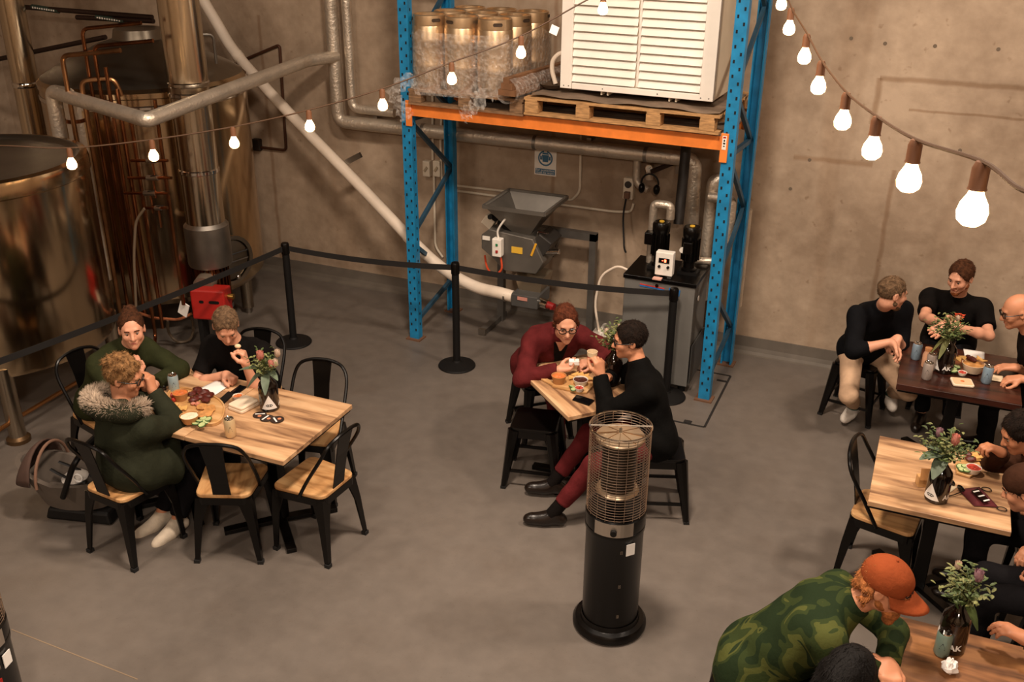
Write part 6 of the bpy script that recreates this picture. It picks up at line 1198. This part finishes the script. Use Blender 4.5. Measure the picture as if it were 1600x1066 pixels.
# couple at the diagonal table
d = person('woman in a maroon fleece and glasses leaning on the diagonal table', (-2.38, 6.14, .56), -48, pz(884, 506, 1.10), -62, -10, pz(873, 578, .81), pz(926, 566, .81), A_((-2.10, 5.86, .09)), A_((-2.22, 5.98, .09)), dict(k='jacket', m=MRN, th=.026, n='fleece', wob=.004, wf=40), dict(m=MTR), dict(m=BLKL), SK1, er=A_((-.9, -.4, -.4)), el_=A_((.6, .8, -.2)), hr=dict(d=pz(892, 573, .82)-pz(873, 578, .81), c=.45, n=A_((.3, .2, .5))), hl=dict(d=pz(908, 568, .82)-pz(926, 566, .81), c=.6, n=A_((-.4, -.3, -.5))), hair=dict(k='tied', m=HAUB, th=.006, cut=.004), extra=dict(glasses=True), fem=True, g=1.06)
O = d['Sc']+d['sp']*.03; n = 8
def vpatch(w0, w1, v0, v1): return [([((-w0-(w1-w0)*j/n)+2*(w0+(w1-w0)*j/n)*i/6, v0+(v1-v0)*j/n) for j in range(n+1) for i in range(7)], [(j*7+i, j*7+i+1, j*7+8+i, j*7+7+i) for j in range(n) for i in range(6)])]
decal(d, 'inner_top', cloth('dark_print_top', '14100f', .3), O, d['r0'], d['sp'], d['f0'], vpatch(.058, .026, -.01, -.30), .004)
decal(d, 'neckline', SK1, O, d['r0'], d['sp'], d['f0'], vpatch(.048, .006, .0, -.13), .007)
q = pz(897, 566, .855); tag(MB().box((0, 0, 0), (.07, .045, .035), rz=.4).build('folded_napkin', PAPER, loc=q, bevel=.006), 'folded white napkin in the hands of the maroon fleece woman', 'napkin')
d = person('man in a black jacket and maroon trousers lifting a cup', (-1.30, 5.45, .56), 203, pz(984, 531, 1.15), 204, -8, pz(950, 590, .84), pz(938, 586, .92), pz(866, 752, .11), pz(866, 800, .10), dict(k='long', m=BLKJ, th=.026, n='jacket', wob=.0045), dict(m=MTR, len=.80), dict(m=BLKL, sock=cloth('black_sock', '15100e')), SK2, er=A_((-.3, .8, -.7)), el_=A_((-.2, -.6, -1)), hl=dict(d=A_((-.15, .05, 1)), n=A_((-.75, .45, .1)), c=.7, t=.8), hr=dict(c=.5), toe_r=(-.92, -.35, 0), toe_l=(-.92, -.35, 0), kr=A_((-.6, .1, 1)), kl=A_((-.5, -.6, 1)), hair=dict(k='short', m=HDRK, th=.010, beard=False), extra=dict(glasses=True))
q = d['wL']+A_((-.07, .03, .10)); t = thing('drinking_cup', 'cream and red takeaway cup in the hand of the man in black', 'cup', q-A_((0, 0, .06)), .5); MB().lathe([(0, 0), (.026, 0), (.034, .10), (.031, .10), (.024, .006), (0, .006)], n=22, cap=False).build('cup_wall', mat('cup_cream', 'dcc4a0', .6), t, True); MB().lathe([(.0285, .03), (.0325, .07)], n=22, cap=False).build('red_band', mat('cup_red', 'b03a2a', .6), t, True)
# dark table group
person('man in a dark sweater and cream trousers turning away on a stool', (-.22, 7.38, .56), -52, pz(1394, 458, 1.19), 28, -10, pz(1392, 534, .88), pz(1404, 528, .88), pz(1335, 632, .12), pz(1392, 612, .14), dict(k='long', m=NVY, th=.022, len=.42, n='sweater'), dict(m=CRM, len=.86), dict(m=WSH, sock=cloth('teal_sock', '3a5a50')), SK1, er=A_((-.9, -.5, -.6)), el_=A_((.15, .5, -1)), hr=dict(d=A_((.5, -.2, -.5)), c=.4, n=A_((-.2, -.6, -.6))), hl=dict(d=A_((-.5, -.4, -.45)), c=.7, n=A_((.1, .3, -1))), toe_r=(-.3, -1, 0), toe_l=(.2, -1, 0), kr=A_((-.1, -1, .6)), kl=A_((.35, -1, .5)), hair=dict(k='crop', m=HGRY, th=.004, beard=True, bm=HGRY))
d = person('smiling bearded man in a black T-shirt with an orange crest', (.38, 7.80, .56), -98, pz(1501, 433, 1.18), -118, -16, pz(1474, 508, .93), pz(1498, 512, .90), A_((.28, 7.42, .09)), A_((.48, 7.42, .09)), dict(k='tee', m=BT, th=.018, n='t_shirt'), dict(m=DK), dict(m=BLKL), SK1, er=A_((-1, .2, -.6)), el_=A_((1, .1, -.5)), hr=dict(d=A_((-.45, -.7, -.35)), c=.18, n=A_((.2, -.4, .9)), sp=1.25), hl=dict(d=A_((-.9, -.3, .2)), c=.6, n=A_((.1, -.6, .7))), hair=dict(k='short', m=HBRN, th=.009, cut=-.006, beard=True, bm=mat('beard_rust', '7a4424', .8, spec=.15, bump=.5, bs=120)), g=1.08)
CREST = mat('crest_orange', 'e0502a', .7); O = d['Sc']-d['sp']*.10-d['r0']*.055; rt, up, fr = -d['r0'], d['sp'], d['f0']
pl = [((-.040, .034), (-.013, .034), (-.013, .024), (-.030, .020)), ((.040, .034), (.013, .034), (.013, .024), (.030, .020)), ((-.036, .014), (-.017, .018), (-.015, .006), (-.024, -.004)), ((.036, .014), (.017, .018), (.015, .006), (.024, -.004)), ((-.020, -.008), (.020, -.008), (.0, -.030)), ((-.011, .038), (.011, .038), (.011, .029), (-.011, .029))]
vs, fs = text_mesh('H', .034, .001)
decal(d, 'shirt_crest', CREST, O, rt, up, fr, [(w, [tuple(range(len(w)))]) for w in pl]+[([(v[0], v[1]+.010) for v in vs], fs)])
rnd = random.Random(8); decal(d, 'crest_script', CREST, O, rt, up, fr, [([(-.040+.009*i+a, -.046+b+rnd.uniform(-.002, .002)) for a, b in ((0, 0), (.0065, 0), (.0065, .011), (0, .011))], [(0, 1, 2, 3)]) for i in range(9)])
person('bald man with glasses in a black top at the dark table end', (1.12, 7.12, .56), 182, pz(1590, 486, 1.19), 196, -20, pz(1590, 575, .82), pz(1596, 592, .80), A_((.72, 7.20, .09)), A_((.72, 7.02, .09)), dict(k='tee', m=BT, th=.020, n='shirt'), dict(m=DK), dict(m=BLKL), SK2, hr=dict(d=A_((-1, -.1, -.05)), c=.3), hl=dict(d=A_((-.9, -.3, -.1)), c=.5), hair=dict(m=HDRK), extra=dict(glasses=True), g=1.08, h=.007)
# mask table group
person('dark haired diner in a brown top raising a hand above the board', (1.04, 5.36, .56), 181, pz(1596, 676, 1.10), 198, -28, pz(1566, 708, .92), A_((.88, 5.24, .68)), A_((.64, 5.46, .09)), A_((.64, 5.26, .09)), dict(k='long', m=BRJ, th=.022, n='shirt'), dict(m=DK), dict(m=BLKL), SK3, er=A_((-.2, .8, -1)), hr=dict(d=A_((-.75, -.2, .35)), c=.75, n=A_((-.4, -.2, -.8)), t=.8), hair=dict(k='short', m=HDRK, th=.012), h=.007)
person('person in a brown beanie and brown jacket at the table corner', (1.07, 4.74, .56), 178, pz(1603, 764, 1.12), 170, -24, A_((.86, 4.95, .68)), A_((.86, 4.62, .68)), A_((.66, 4.82, .09)), A_((.66, 4.64, .09)), dict(k='long', m=BRJ, th=.026, n='jacket'), dict(m=DK), dict(m=BLKL), SK2, hair=dict(k='short', m=HDRK, th=.006), extra=dict(cap=BRJ), h=.007)
# worn table group
d = person('man in an orange cap and green camouflage top bending over the table', (-.36, 3.64, .57), 0, pz(1384, 915, 1.12), -10, -16, pz(1362, 1030, .81), pz(1388, 1036, .81), A_((.08, 3.52, .09)), A_((.08, 3.76, .09)), dict(k='long', m=CAMO, th=.028, n='jumper', wob=.004, wf=28), dict(m=DK), dict(m=BLKL), SK2, er=A_((-.1, -1, -.6)), el_=A_((.5, .8, -.4)), hr=dict(d=A_((.4, -.3, -.1)), c=1.1), hl=dict(d=A_((.2, -.8, -.1)), c=.6), hair=dict(k='curly', m=HGIN, th=.004, beard=True, full=True, bm=HGIN), extra=dict(cap=cloth('orange_cap', '8e4424', .12), brim=True), g=1.12, s=1.03)
person('person with long black hair at the worn table corner', (.16, 2.88, .56), 62, pz(1326, 1062, 1.14), 66, -28, A_((.34, 3.22, .80)), A_((.20, 3.26, .80)), A_((.36, 3.20, .09)), A_((.24, 3.26, .09)), dict(k='long', m=BLKJ, th=.02, n='top'), dict(m=DK), dict(m=BLKL), SK2, hair=dict(k='long', m=HBLK, th=.016, wf=70), fem=True, h=.008)
person('person in a dark green sleeve reaching across the worn table', (1.19, 3.5, .56), 180, A_((1.02, 3.5, 1.18)), 182, -20, pz(1604, 1000, .86), A_((.80, 3.36, .80)), A_((.82, 3.6, .09)), A_((.82, 3.4, .09)), dict(k='long', m=cloth('green_sleeve', '26351f'), th=.02, n='top'), dict(m=DK), dict(m=BLKL), SK3, hair=dict(k='short', m=HDRK), h=.008)
